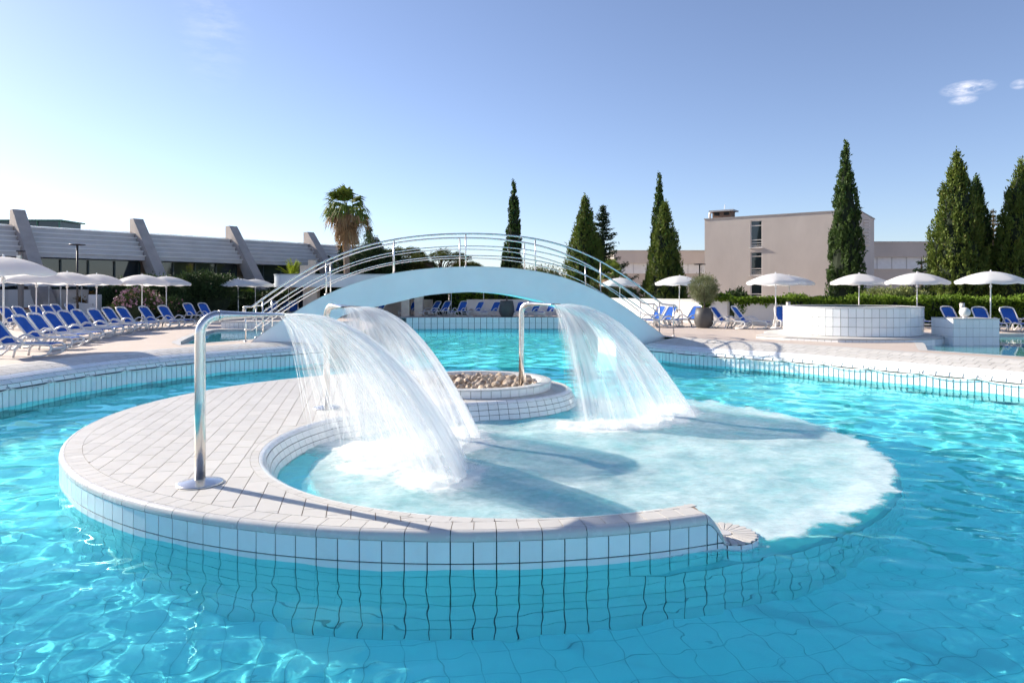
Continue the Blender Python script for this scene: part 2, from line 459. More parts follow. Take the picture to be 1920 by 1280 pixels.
# sloping tip and the rounded end of the crescent
a_tip = [math.radians(-70.4 + 4.6 * k / 8) for k in range(9)]
tip = MB(); tipb = MB(); tipw = MB()
def tipz(t): return ISL - (ISL + .02) * (t * t * (3 - 2 * t)) * 1.0
tp = Path(arc(C0, R0, -68.4, -65.2, 10), side=1)
if (tp.at(.1)[0] + tp.at(.1)[1] - Vector((*C0, 0))).length < R0: tp.side *= -1
tip_len = tp.len
zf = lambda d: tipz(min(1, max(0, d / tip_len))) - ISL
o = MB()
nst = 10; mprof = [(.045, FLOOR - ISL), (.045, -.06), (.02, -.012), (-.31, -.012), (-.33, -.06), (-.33, FLOOR - ISL)]
for k in range(nst + 1):
    p, n = tp.at(tip_len * k / nst)
    for off, z in mprof: q = p + n * off; o.v.append((q.x, q.y, (FLOOR if z < -1 else ISL + z + zf(tip_len * k / nst))))
mm_ = len(mprof)
for k in range(nst):
    for i in range(mm_ - 1): q = k * mm_ + i; o.f.append((q, q + 1, q + mm_ + 1, q + mm_))
WET.append(o.build('tip_core', MT['grout_dark'], island))
for k in range(2):
    s0, s1 = tip_len * k / 2, tip_len * (k + 1) / 2
    m_ = MB(); piece(m_, tp, s0 + .004, s1 - .004, bull, .03, 5, zf); shade(m_.build('coping', MT['coping'], island).data)
    m_ = MB(); piece(m_, tp, s0 + .004, s1 - .004, [(-.205, ISL + .001), (-.01, ISL + .001)], .01, 5, zf); shade(m_.build('border_tile', MT['tile_top'], island).data)
    m_ = MB(); piece(m_, tp, s0 + .004, s1 - .004, [(-.31, ISL + .001), (-.211, ISL + .001)], .01, 5, zf); shade(m_.build('inner_border_tile', MT['tile_top'], island).data)
# wall tiles under the sloping coping
for j in range(3):
    s0, s1 = tip_len * j / 3 + G / 2, tip_len * (j + 1) / 3 - G / 2
    for (z1, z0) in rows:
        m_ = MB(); pts = []
        for k in range(4):
            d = s0 + (s1 - s0) * k / 3; p, n = tp.at(d); top = min(z1, ISL + zf(d) - .080 - G); q = p + n * WALL
            pts.append((q, z0, top))
        if pts[-1][2] <= z0 and pts[0][2] <= z0 + .01: continue
        for q, lo, hi in pts: m_.v.extend([(q.x, q.y, lo), (q.x, q.y, max(lo, hi))])
        for k in range(3): m_.f.append((2 * k, 2 * k + 2, 2 * k + 3, 2 * k + 1))
        WET.append(m_.build('wall_tile', MT['tile_wall'], island))
ec, er = Vector((2.10, 6.82)), .32
ez = .045
MB().lathe([(0, ez - .012), (er - .01, ez - .012), (er - .01, FLOOR)], (ec.x, ec.y, 0), 28).build('end_core', MT['grout_dark'], island)
for k in range(18):
    a0, a1 = math.radians(-110 + 15.0 * k + .7), math.radians(-110 + 15.0 * (k + 1) - .7)
    w = [(ec.x + r * math.cos(a), ec.y + r * math.sin(a)) for r, a in ((.085, a0), (er - .02, a0), (er + .005, (a0 + a1) / 2), (er - .02, a1), (.085, a1))]
    MB().prism(w, ez - .012, ez + .002, False).build('end_tile', MT['tile_top'], island, bevel=.004)
MB().lathe([(0, ez + .004), (.070, ez + .004), (.077, ez - .006)], (ec.x, ec.y, 0), 20).build('end_cap', MT['coping'], island)
pe = Path(arc((ec.x, ec.y), er, -125, 130, 40), side=1)
if (pe.at(.1)[0] + pe.at(.1)[1] - Vector((ec.x, ec.y, 0))).length < er: pe.side *= -1
for (z1, z0) in [(ez - .012, -.115)] + [(-.115 - G - k * .196, -.115 - G - k * .196 - .185) for k in range(7)]:
    strip('end_wall_tile', island, pe, [(.012, z0), (.012, z1)], .125, G, MT['tile_wall'], sub=1)

# ---- rock planter on the island
planter = empty('rock_planter', (plan_c.x, plan_c.y, ISL)); tag(planter, 'round white tiled planter ring filled with pale rocks on the island', 'planter')
PZ = .175; pc3 = (0, 0, 0)
MB().lathe([(plan_r - .018, -.01), (plan_r - .018, PZ - .02), (plan_r - .23, PZ - .02), (plan_r - .23, -.01)], pc3, 64).build('grout_core', MT['grout_dark'], planter, True)
def local_path(r, side): 
    p = Path(arc((0, 0), r, 0, 360, 96), side=1)
    if ((p.at(.1)[0] + p.at(.1)[1]).length > r) != (side > 0): p.side *= -1
    return p
po = local_path(plan_r, 1)
strip('ring_tile', planter, po, [(-.006, .006), (-.006, PZ - .030)], .20, .010, MT['tile_wall'], sub=1)
strip('ring_coping', planter, po, [(.0, PZ - .022), (-.004, PZ - .006), (-.018, PZ), (-.22, PZ), (-.235, PZ - .008)][::-1], .40, .007, MT['coping'], sub=3)
pi_ = local_path(plan_r - .235, -1)
strip('inner_ring_tile', planter, pi_, [(-.0, -.12), (-.0, PZ - .02)], .20, .010, MT['tile_wall'], sub=1)
MB().lathe([(0, -.02), (plan_r - .24, -.02)], pc3, 40).build('bed', simple('gravel_bed', (.30, .25, .21), .95, .3, 20, bump=.6, bscale=40), planter)
mrock = Mat('pale_rock'); f_ = mrock.wnoise(7, 6, .65); rr = mrock.rand()
c_ = mrock.mixc(rr, (.44, .34, .25), (.26, .18, .13)); c_ = mrock.mixc(mrock.ramp(f_, [(.38, (0, 0, 0)), (.66, (1, 1, 1))]), c_, (.60, .52, .43))
mrock.base(c_); mrock.set(Roughness=.9); mrock.bump(mrock.wnoise(26, 6, .7), .7, .03); MT['rock'] = mrock.m
def rock_mesh(seed):
    r = random.Random(seed); bm = bmesh.new(); bmesh.ops.create_icosphere(bm, subdivisions=2, radius=1)
    fr = [Vector((r.uniform(-1, 1), r.uniform(-1, 1), r.uniform(-1, 1))).normalized() for _ in range(9)]; dd = [r.uniform(.42, .8) for _ in fr]
    for v in bm.verts:
        for d, l in zip(fr, dd):
            e = v.co.dot(d) - l
            if e > 0: v.co -= d * e * .8
        v.co *= r.uniform(.92, 1.07)
    me = bpy.data.meshes.new('rock'); bm.to_mesh(me); bm.free(); me.materials.append(MT['rock']); shade(me, 18); return me
rocks = [rock_mesh(s) for s in range(8)]
rr_ = random.Random(3); placed = []
for k in range(900):
    if len(placed) >= 140: break
    r = math.sqrt(rr_.random()) * (plan_r - .36); a = rr_.uniform(0, 2 * math.pi); x, y = r * math.cos(a), r * math.sin(a); s = rr_.uniform(.065, .13)
    if any((x - q[0]) ** 2 + (y - q[1]) ** 2 < (.62 * (s + q[2])) ** 2 for q in placed): continue
    placed.append((x, y, s))
    dome = .10 * (1 - (r / plan_r) ** 2)
    o = put('rock', rr_.choice(rocks), None, 0, (plan_c.x + x, plan_c.y + y, ISL + dome - .01 + s * .35), (rr_.uniform(0, 6), rr_.uniform(0, 6), rr_.uniform(0, 6)))
    o.scale = (s * rr_.uniform(.8, 1.3), s * rr_.uniform(.8, 1.2), s * rr_.uniform(.6, .95))
    tag(o, 'pale weathered rock lying in the round tiled planter', 'rock', 'rocks in the round planter')

# ---- submerged disc and pool floor
mfl = Mat('pool_floor_tile'); mfl.base(mfl.ramp(mfl.wnoise(.9, 5), [(.3, (.84, .92, .94)), (.7, (.88, .95, .96))])); mfl.set(Roughness=.5); MT['pool_floor'] = mfl.m
mds = Mat('disc_floor_tile'); mds.base(mds.ramp(mds.wnoise(.9, 5), [(.3, (.60, .66, .67)), (.7, (.66, .72, .72))])); mds.set(Roughness=.5); MT['disc_floor'] = mds.m
dc, dr = Vector((.30, 11.60)), 5.45
disc = MB().lathe([(0, -.30), (dr - .05, -.30), (dr, -.33), (dr, FLOOR)], (dc.x, dc.y, 0), 96).build('submerged_platform', MT['disc_floor'], None); tag(disc, kind='structure'); WET.append(disc)

dpath = Path(arc((dc.x, dc.y), dr, -125, 40, 90), side=1)
if (dpath.at(1)[0] + dpath.at(1)[1] - Vector((dc.x, dc.y, 0))).length < dr: dpath.side *= -1
zr = -.34
while zr > FLOOR + .05:
    strip('underwater_tile', disc, dpath, [(.012, max(FLOOR, zr - .185)), (.012, zr)], .20, G, MT['tile_wall'], sub=1, seen=lambda p: False); zr -= .185 + G
MB().lathe([(dr + .004, -.335), (dr + .004, FLOOR)], (dc.x, dc.y, 0), 96).build('underwater_tile_grout', MT['grout_dark'], disc)

# ------------------------------------------------------------------ banks
LW = [(-11.4, 3.0), (-11.5, 7.5), (-11.2, 11.0), (-10.65, 14.31), (-10.49, 15.73), (-10.19, 17.29), (-9.64, 18.85), (-8.82, 20.31), (-7.75, 21.71), (-6.94, 22.65), (-6.35, 23.6), (-6.5, 24.5)]
RW = [(4.75, 25.4), (4.85, 24.6), (5.22, 24.03), (6.45, 22.49), (8.34, 20.71), (9.47, 19.08), (10.5, 17.59), (11.64, 15.9), (13.0, 13.0), (13.9, 9.5), (14.1, 5.5)]
NEARB = [(12.5, 0.5), (8, -4.5), (0, -6.5), (-8, -4), (-11, -.5)]
left_w = Path(catmull([Vector((*p, 0)) for p in LW], 10), 1); right_w = Path(catmull([Vector((*p, 0)) for p in RW], 10), 1)
p0, n0 = left_w.at(5); left_w.side = 1 if n0.x < 0 else -1
if left_w.at(5)[1].x > 0: left_w.side = -1
p0, n0 = right_w.at(8)
if n0.x < 0: right_w.side = -1
mbank = simple('bank_grout', (.10, .12, .12), .9, .2)
def bank(name, path, prof_rows, label, seen_len, step):
    o = MB(); sweep(o, path, [(0.0, FLOOR - .05), (0.0, prof_rows[0][1] - .004)] + [(a, b - .009) for a, b in prof_rows] + [(prof_rows[-1][0] + .6, DECK - .01), (prof_rows[-1][0] + .62, .3)])
    b = o.build(name, mbank); tag(b, kind='structure'); WET.append(b); g = .019
    a0, a1 = seen_len
    # vertical course at the water line
    strip('waterline_tile', b, path, [(-.008, -.02), (-.008, prof_rows[0][1] - g)], step / 2, .013, MT['tile_wall'], sub=1, a=a0, b=a1)
    strip('underwater_tile', b, path, [(-.008, -.5), (-.008, -.03)], step / 2, .009, MT['tile_wall'], sub=1, a=a0, b=a1, seen=lambda p: False)
    for i in range(len(prof_rows) - 1):
        (o0, z0), (o1, z1) = prof_rows[i], prof_rows[i + 1]; v = Vector((o1 - o0, z1 - z0)); l = v.length; v /= l
        nrm = Vector((-v.y, v.x)); pr = [(o0 + v.x * g / 2, z0 + v.y * g / 2), ((o0 + o1) / 2 + nrm.x * .006, (z0 + z1) / 2 + nrm.y * .006), (o1 - v.x * g / 2, z1 - v.y * g / 2)]
        strip('bank_tile', b, path, pr, step, .013, MT['tile_top'] if i > 2 else MT['tile_wall'], phase=.5 * (i % 2), a=a0, b=a1, sub=1)
    pr = [(prof_rows[-1][0] + .006, DECK + .002), (prof_rows[-1][0] + .30, DECK + .004)]
    strip('edge_tile', b, path, pr, step, .008, MT['tile_top'], a=a0, b=a1, sub=1)
    return b
profL = [(0, .36), (.045, .465), (.16, .555), (.36, .63), (.66, .685), (1.02, DECK)]
profR = [(0, .30), (.06, .40), (.20, .475), (.42, .54), (.70, .60), (1.02, .655), (1.36, DECK)]
bankL = bank('pool_bank_left', left_w, profL, '', (left_w.len - 16.8, left_w.len), .31)
bankR = bank('pool_bank_right', right_w, profR, '', (0.0, 16.0), .31)
crestL = left_w.offset(1.32); crestR = right_w.offset(1.66)

# ------------------------------------------------------------------ deck and ground: one sheet with the pools cut out
mdk = Mat('deck_paving'); gq = mdk.n.new('ShaderNodeNewGeometry')
bk = mdk.n.new('ShaderNodeTexBrick'); bk.inputs['Scale'].default_value = 1.0; bk.inputs['Brick Width'].default_value = .8; bk.inputs['Row Height'].default_value = .4; bk.inputs['Mortar Size'].default_value = .006
bk.inputs['Color1'].default_value = (.55, .465, .405, 1); bk.inputs['Color2'].default_value = (.52, .44, .385, 1); bk.inputs['Mortar'].default_value = (.42, .36, .31, 1)
mdk.link(gq.outputs['Position'], bk.inputs['Vector'])
cc = mdk.mixc(mdk.ramp(mdk.wnoise(.7, 6, .6), [(.35, (0, 0, 0)), (.7, (.35, .35, .35))]), bk.outputs['Color'], (.46, .38, .32))
mdk.base(cc); mdk.set(Roughness=.75); mdk.bump(mdk.wnoise(40, 4), .12, .01); MT['deck'] = mdk.m
far_pool = [(-7.4, 25.4), (-6.6, 27.5), (-6.4, 31), (-7.0, 36), (-9.5, 41.5), (-9.0, 43.6), (-6, 44.2), (0.2, 44.8), (4.0, 44.5), (6.6, 42.0), (7.0, 36), (5.8, 31), (4.6, 28.6), (4.15, 26.8)]
hole = [(p.x, p.y) for p in crestL[::4] if p.y < 24.0] + far_pool + [(p.x, p.y) for p in crestR[::4] if p.y < 25.2] + [(13.6, -.2), (8.5, -5.6), (0, -7.6), (-8.5, -5), (-12, -1)]
pool2 = [(12.0, 19.9), (13.3, 22.2), (14.3, 24.3), (15.6, 27.4), (22, 27.6), (30, 27.0), (30, 14), (17.5, 11.5), (15.2, 14.1), (13.7, 17.4)]
from mathutils.geometry import tessellate_polygon
# pool2 meets the crest of the right bank, so both are cut out together
big = [(-900, -60), (900, -60), (900, 1500), (-900, 1500)]
def tess(loops):
    vl = [[Vector((x, y, 0)) for x, y in l] for l in loops]; flat = [p for l in vl for p in l]
    return flat, tessellate_polygon(vl)
left_pool = [(-10.55, 21.9), (-11.2, 23.2), (-12.0, 25.6), (-12.7, 28.0), (-13.2, 30.6), (-10.5, 31.2), (-7.6, 31.4), (-7.7, 27.5), (-8.6, 25.6), (-9.6, 23.6)]
vs, fs = tess([big, hole, pool2, left_pool])
g = MB(); g.add([(p.x, p.y, DECK) for p in vs], fs)
ground = g.build('ground', MT['deck']); tag(ground, kind='structure')
bm = bmesh.new(); bm.from_mesh(ground.data); bmesh.ops.recalc_face_normals(bm, faces=bm.faces)
for f in bm.faces:
    if f.normal.z < 0: f.normal_flip()
bm.to_mesh(ground.data); bm.free()
# walls of the far pool: a sloping beach on the left, tiled walls behind
fw = Path(far_pool, 1); 
if fw.at(4)[1].x > 0: fw.side *= -1            # outward = away from the water
fb = MB(); sweep(fb, fw, [(.02, DECK + .003), (-.30, DECK + .003), (-.30, FLOOR)], 0, None, .5); fbo = fb.build('far_pool_wall', mbank); tag(fbo, kind='structure'); WET.append(fbo)
tw = Path([(p.x, p.y) for p in fw.offset(-.30)], 1); tw.side = fw.side
for (z0, z1) in ((-.02, .345), (.355, DECK + .004)):
    strip('waterline_tile', fbo, tw, [(-.008, z0), (-.008, z1)], .40, .03, MT['tile_wall'], a=tw.L[4], b=tw.L[8], sub=1)
strip('edge_tile', fbo, tw, [(-.01, DECK + .008), (.30, DECK + .008)], .40, .012, MT['tile_top'], a=tw.L[4], sub=1)
nb = MB(); nw = Path([(p.x, p.y) for p in right_w.P[-2:]] + NEARB + [(p.x, p.y) for p in left_w.P[:2]], 1)
if nw.at(12)[1].y > 0: nw.side *= -1
sweep(nb, nw, [(0, FLOOR), (0, .35), (1.5, DECK + .002)], step=.5); nbo = nb.build('near_pool_wall', MT['tile_wall']); tag(nbo, kind='structure')
# floor
fl = MB(); fl.add([(-26, -9, FLOOR), (26, -9, FLOOR), (26, 50, FLOOR), (-26, 50, FLOOR)], [(0, 1, 2, 3)])
floor = fl.build('pool_floor', MT['pool_floor']); tag(floor, kind='structure'); WET.append(floor)
ft = MB(); TF = .30
mgr = simple('floor_joint', (.58, .68, .70), .9, .2)
gj = MB(); ca, sa = math.cos(math.radians(12)), math.sin(math.radians(12))
for i in range(-34, 36):
    a, w = i * TF, .007
    for (p, q) in (((a - w / 2, -2), (a + w / 2, 22)),):
        c4 = [(p[0], p[1]), (q[0], p[1]), (q[0], q[1]), (p[0], q[1])]
        gj.add([(x * ca - y * sa, x * sa + y * ca, FLOOR + .004) for x, y in c4], [(0, 1, 2, 3)])
for j in range(-8, 70):
    a, w = j * TF, .007; c4 = [(-10, a - w / 2), (10.4, a - w / 2), (10.4, a + w / 2), (-10, a + w / 2)]
    gj.add([(x * ca - y * sa, x * sa + y * ca, FLOOR + .0045) for x, y in c4], [(0, 1, 2, 3)])
tag(gj.build('floor_joint', mgr, floor), kind='stuff')

# ------------------------------------------------------------------ water
wr = np.random.default_rng(11)
NW = 90
lam = np.exp(wr.uniform(np.log(.16), np.log(1.5), NW)); kk = 2 * np.pi / lam; wa = wr.normal(math.radians(70), .95, NW)
wx, wy = kk * np.cos(wa), kk * np.sin(wa); wp = wr.uniform(0, 2 * np.pi, NW)
amp = lam ** 1.15; amp = amp / np.sqrt((amp ** 2 * kk ** 2).sum() / 2) * .080       # rms slope
def wave(x, y):
    x = np.asarray(x, float); y = np.asarray(y, float); h = np.zeros(np.broadcast(x, y).shape)
    d = np.hypot(x, y)
    for i in range(NW):
        # the smallest ripples are left out where they would be finer than the mesh
        fade = np.clip(2.2 - d * .035 / lam[i] * 1.0, 0, 1)
        h += amp[i] * np.sin(wx[i] * x + wy[i] * y + wp[i]) * fade
    calm = 1 - .62 * np.exp(-(((x - .3) / 3.2) ** 2 + ((y - 5.2) / 1.1) ** 2))        # lee of the island
    return h * calm
def axis(lo, hi, f0, f1, fine, grow):
    a = list(np.arange(f0, f1, fine)); s = fine; x = f1
    while x < hi: a.append(x); s *= grow; s = min(s, .30); x += s
    a.append(hi); s = fine; x = f0 - fine
    b = []
    while x > lo: b.append(x); s *= grow; s = min(s, .30); x -= s
    b.append(lo); return np.array(b[::-1] + a)
gx = axis(-22, 16, -5.5, 6.0, .030, 1.012); gy = axis(-8.5, 46, 2.8, 9.5, .030, 1.008)
X, Y = np.meshgrid(gx, gy); Z = wave(X, Y)
mwt = Mat('pool_water'); mwt.n.remove(mwt.p)
gl = mwt.n.new('ShaderNodeBsdfGlass'); gl.inputs['IOR'].default_value = 1.33; gl.inputs['Roughness'].default_value = 0.0; gl.inputs['Color'].default_value = (.43, .97, 1.0, 1)
mwt.link(gl.outputs[0], mwt.o.inputs['Surface']); MT['water'] = mwt.m
def grid_obj(name, X, Y, Z, mat, mask=None):
    ny, nx = X.shape; me = bpy.data.meshes.new(name)
    co = np.c_[X.ravel(), Y.ravel(), Z.ravel()].astype(np.float32)
    i = np.arange((ny - 1) * (nx - 1)); r = i // (nx - 1); c = i % (nx - 1); a = r * nx + c
    q = np.c_[a, a + 1, a + nx + 1, a + nx]
    if mask is not None: q = q[mask.ravel()[a]]
    me.vertices.add(len(co)); me.vertices.foreach_set('co', co.ravel())
    me.loops.add(q.size); me.loops.foreach_set('vertex_index', q.ravel().astype(np.int32))
    me.polygons.add(len(q)); me.polygons.foreach_set('loop_start', (np.arange(len(q)) * 4).astype(np.int32)); me.polygons.foreach_set('loop_total', np.full(len(q), 4, np.int32))
    me.update(calc_edges=True); me.polygons.foreach_set('use_smooth', np.ones(len(q), bool)); me.materials.append(mat); me.validate()
    o = bpy.data.objects.new(name, me); COL.objects.link(o); return o
water = grid_obj('water', X, Y, Z, MT['water']); tag(water, kind='structure')
water.cycles.is_caustics_caster = True
for o in WET: o.cycles.is_caustics_receiver = True
for o in bpy.data.objects:
    if o.name.startswith(('underwater_tile', 'underwater_tile_grout', 'floor_joint', 'seat', 'wall_tile', 'end_wall', 'end_core', 'waterline_tile')): o.cycles.is_caustics_receiver = True
# ------------------------------------------------------------------ water cannons
def cannon(base, phi, label, plate=True, z0=ISL):
    t = empty('water_spout', (base[0], base[1], z0), phi); tag(t, label, 'water spout', 'steel water spouts on the island')
    top = 2.165 - z0; R = .20; pr = .056
    pts = [(0, 0, 0), (0, 0, top * .5), (0, 0, top - R)] + [(R - R * math.cos(a), 0, top - R + R * math.sin(a)) for a in [math.radians(d) for d in range(10, 91, 10)]]
    MB().tube(pts, pr, 20, True).build('pipe', MT['steel'], t, True)
    nz = MB(); n = 20; secs = []
    for k in range(9):
        f = k / 8; x = R + (.86 - R) * f; wy = pr + (.20 - pr) * f ** 1.6; hz = pr + (.013 - pr) * min(1, f ** .9); z = top - .0 * f
        secs.append([(x, wy * math.copysign(abs(math.cos(a)) ** (1 - .5 * f), math.cos(a)), z + hz * math.sin(a)) for a in [2 * math.pi * q / n for q in range(n)]])
    for s_ in secs: nz.v.extend(s_)
    for k in range(8):
        for q in range(n): a, b = k * n + q, k * n + (q + 1) % n; nz.f.append((a, b, b + n, a + n))
    nz.build('fan_nozzle', MT['steel'], t, True)
    MB().tube([(R - .01, 0, top), (R + .02, 0, top)], pr + .004, 20).build('weld_collar', MT['steel'], t, True)
    if plate:
        MB().lathe([(.0, .052), (.06, .052), (.075, .048), (.225, .020), (.24, .014), (.243, .004), (.24, 0)], (0, 0, .0025), 40).build('base_plate', MT['steel'], t, True)
    return t
SP = [((-3.40, 7.50), 38, 'nearest steel water spout, on the front left of the island deck'),
      ((-3.32, 12.32), -47, 'steel water spout behind the nearest one, near the bend of the island'),
      ((.20, 14.55), -35, 'steel water spout rising out of the rock planter')]
NOZ = []
for (b, ph, lab), pl in zip(SP, (1, 1, 0)):
    cannon(b, math.radians(ph), lab, pl, ISL if pl else ISL + .04)
    NOZ.append((Vector((b[0] + .86 * math.cos(math.radians(ph)), b[1] + .86 * math.sin(math.radians(ph)), 2.16)), ph))
# ------------------------------------------------------------------ falling water
mj = Mat('falling_water'); mj.n.remove(mj.p)
at_ = mj.n.new('ShaderNodeAttribute'); at_.attribute_name = 'flow'
def streak(scale, lo, hi):
    m = mj.n.new('ShaderNodeVectorMath'); m.operation = 'MULTIPLY'; m.inputs[1].default_value = scale; mj.link(at_.outputs['Vector'], m.inputs[0])
    nz = mj.n.new('ShaderNodeTexNoise'); nz.inputs['Scale'].default_value = 1; nz.inputs['Detail'].default_value = 5; nz.inputs['Roughness'].default_value = .6; mj.link(m.outputs[0], nz.inputs['Vector'])
    r = mj.n.new('ShaderNodeMapRange'); r.inputs['From Min'].default_value = lo; r.inputs['From Max'].default_value = hi; mj.link(nz.outputs['Fac'], r.inputs['Value']); return r.outputs['Result']
def mth(op, a, b):
    m = mj.n.new('ShaderNodeMath'); m.operation = op
    for i, v in enumerate((a, b)):
        if isinstance(v, (int, float)): m.inputs[i].default_value = v
        else: mj.link(v, m.inputs[i])
    return m.outputs[0]
s1 = streak((20, 1.3, 1), .22, .76); s2 = streak((5, 1.5, 1), .16, .64)
sp_ = mj.n.new('ShaderNodeSeparateXYZ'); mj.link(at_.outputs['Vector'], sp_.inputs[0])
al = mth('MULTIPLY', mth('ADD', mth('MULTIPLY', s1, .38), mth('MULTIPLY', s2, .55)), .74)
al = mth('MULTIPLY', al, sp_.outputs['Z']); al = mth('MINIMUM', al, .95)
df = mj.n.new('ShaderNodeBsdfDiffuse'); df.inputs['Color'].default_value = (.93, .95, .96, 1)
tl = mj.n.new('ShaderNodeBsdfTranslucent'); tl.inputs['Color'].default_value = (.93, .95, .96, 1)
gs = mj.n.new('ShaderNodeBsdfGlossy'); gs.inputs['Roughness'].default_value = .25
x1 = mj.n.new('ShaderNodeMixShader'); x1.inputs[0].default_value = .5; mj.link(df.outputs[0], x1.inputs[1]); mj.link(tl.outputs[0], x1.inputs[2])
x3 = mj.n.new('ShaderNodeMixShader'); x3.inputs[0].default_value = .06; mj.link(x1.outputs[0], x3.inputs[1]); mj.link(gs.outputs[0], x3.inputs[2])
tr = mj.n.new('ShaderNodeBsdfTransparent'); x2 = mj.n.new('ShaderNodeMixShader'); mj.link(al, x2.inputs[0]); mj.link(tr.outputs[0], x2.inputs[1]); mj.link(x3.outputs[0], x2.inputs[2])
mj.link(x2.outputs[0], mj.o.inputs['Surface']); MT['jet'] = mj.m
def mesh_attr(name, V, F, A, mat, parent=None):
    me = bpy.data.meshes.new(name); n = len(F); k = F.shape[1]
    me.vertices.add(len(V)); me.vertices.foreach_set('co', np.asarray(V, np.float32).ravel())
    me.loops.add(n * k); me.loops.foreach_set('vertex_index', F.astype(np.int32).ravel())
    me.polygons.add(n); me.polygons.foreach_set('loop_start', (np.arange(n) * k).astype(np.int32)); me.polygons.foreach_set('loop_total', np.full(n, k, np.int32))
    me.update(calc_edges=True); me.polygons.foreach_set('use_smooth', np.ones(n, bool))
    if A is not None:
        a = me.attributes.new('flow', 'FLOAT_VECTOR', 'POINT'); a.data.foreach_set('vector', np.asarray(A, np.float32).ravel())
    me.materials.append(mat); return put(name, me, parent)
LAND = []
def jet(noz, phi, va, vb, vm, half, label, seed, ea=1.0, eb=1.0):
    """va, vb: speed at the two edges of the fan (low and high angle), vm: in the middle"""
    r = np.random.default_rng(seed); t = empty('water_jet', noz[:]); tag(t, label, 'water jet', 'fans of falling water')
    def speed(d): 
        u = d / half; return np.where(u < 0, vm + (va - vm) * np.abs(u) ** 1.6, vm + (vb - vm) * np.abs(u) ** 1.6)
    def traj(d, tt, vmul, vz):
        a = np.radians(phi + d); v = speed(d) * vmul; off = d / half * .17; ang = math.radians(phi + 90)
        x = off * math.cos(ang) + v * np.cos(a) * tt; y = off * math.sin(ang) + v * np.sin(a) * tt; z = vz * tt - 4.905 * tt * tt
        return x, y, z
    V = []; F = []; A = []; o = 0
    nd, ntm = 120, 36
    for L in range(4):
        vmul = [1.0, .96, .89, .79][L]; vz = [.42, .34, .22, .08][L]
        d = np.linspace(-half, half, nd); wob = np.interp(d, np.linspace(-half, half, 14), r.normal(0, .025, 14)); wob += np.interp(d, np.linspace(-half, half, 45), r.normal(0, .018, 45))
        zend = noz.z - .0
        tm = (vz + np.sqrt(vz * vz + 4 * 4.905 * (zend + .02))) / 9.81
        tt = np.broadcast_to(np.linspace(0, 1, ntm)[:, None] * tm, (ntm, nd))
        x, y, z = traj(d[None, :], tt, vmul * (1 + wob)[None, :] ** 1, vz)
        V.append(np.c_[x.ravel(), y.ravel(), z.ravel()])
        edge = np.clip((half - np.abs(d)) / 5, .25, 1) * (ea + (eb - ea) * ((d + half) / (2 * half)) ** .8)
        dens = [1.45, 1.1, .8, .55][L]; fall = (1 - .45 * (tt / tm) ** 1.2) ; start = 1.0
        a_ = np.broadcast_to(dens * fall * edge[None, :], x.shape)
        uu = np.broadcast_to(d[None, :] / half + L * 7.3, x.shape); vv = np.broadcast_to(tt + L * 3.1, x.shape)
        A.append(np.c_[uu.ravel(), vv.ravel(), a_.ravel()])
        i = np.arange((ntm - 1) * (nd - 1)); q = (i // (nd - 1)) * nd + i % (nd - 1) + o; F.append(np.c_[q, q + 1, q + nd + 1, q + nd]); o += nd * ntm
        if L < 5:
            for k in range(0, nd, 3): LAND.append((noz.x + x[-1, k], noz.y + y[-1, k], .9 if L < 3 else .6))
    tag(mesh_attr('water_sheet', np.vstack(V), np.vstack(F), np.vstack(A), MT['jet'], t), kind='stuff')
    # loose strands and drops
    V = []; F = []; A = []; o = 0; ns = 170; m = 14
    for k in range(ns):
        d0 = r.uniform(-half * 1.03, half * 1.03); vmul = r.uniform(.62, 1.03); vz = r.uniform(0, .5); tm = (vz + math.sqrt(vz * vz + 4 * 4.905 * noz.z)) / 9.81
        a = r.uniform(.0, .75); b = min(1, a + r.uniform(.12, .5)); tt = np.linspace(a, b, m) * tm
        x, y, z = traj(d0 + np.linspace(0, r.normal(0, .8), m), tt, vmul, vz); w = r.uniform(.002, .0055) * np.sin(np.linspace(.15, 3.0, m))
        P = np.c_[x, y, z]; T = np.gradient(P, axis=0); T /= np.linalg.norm(T, axis=1)[:, None] + 1e-9
        B1 = np.cross(T, [0, 0, 1.0]); B1 /= np.linalg.norm(B1, axis=1)[:, None] + 1e-9; B2 = np.cross(T, B1)
        for q in range(3):
            an = 2 * math.pi * q / 3; V.append(P + (B1 * math.cos(an) + B2 * math.sin(an)) * w[:, None]); A.append(np.c_[np.full(m, d0), tt, np.full(m, 1.3)])
        i = np.arange(m - 1)
        for q in range(3): q2 = (q + 1) % 3; F.append(np.c_[o + q * m + i, o + q * m + i + 1, o + q2 * m + i + 1, o + q2 * m + i])
        o += 3 * m
    tag(mesh_attr('water_strand', np.vstack(V), np.vstack(F), np.vstack(A), MT['jet'], t), kind='stuff')
jet(NOZ[0][0], 57, 2.65, 4.8, 4.1, 40, 'wide fan of white water falling from the nearest spout into the basin', 1, 1.25, .38)
jet(NOZ[1][0], -32, 3.4, 2.75, 3.15, 44, 'fan of falling water from the second spout, behind the nearest fan', 2, .45, .95)
jet(NOZ[2][0], -36, 2.7, 3.9, 3.5, 44, 'fan of falling water from the planter spout, in front of the bridge', 3, .75, .70)
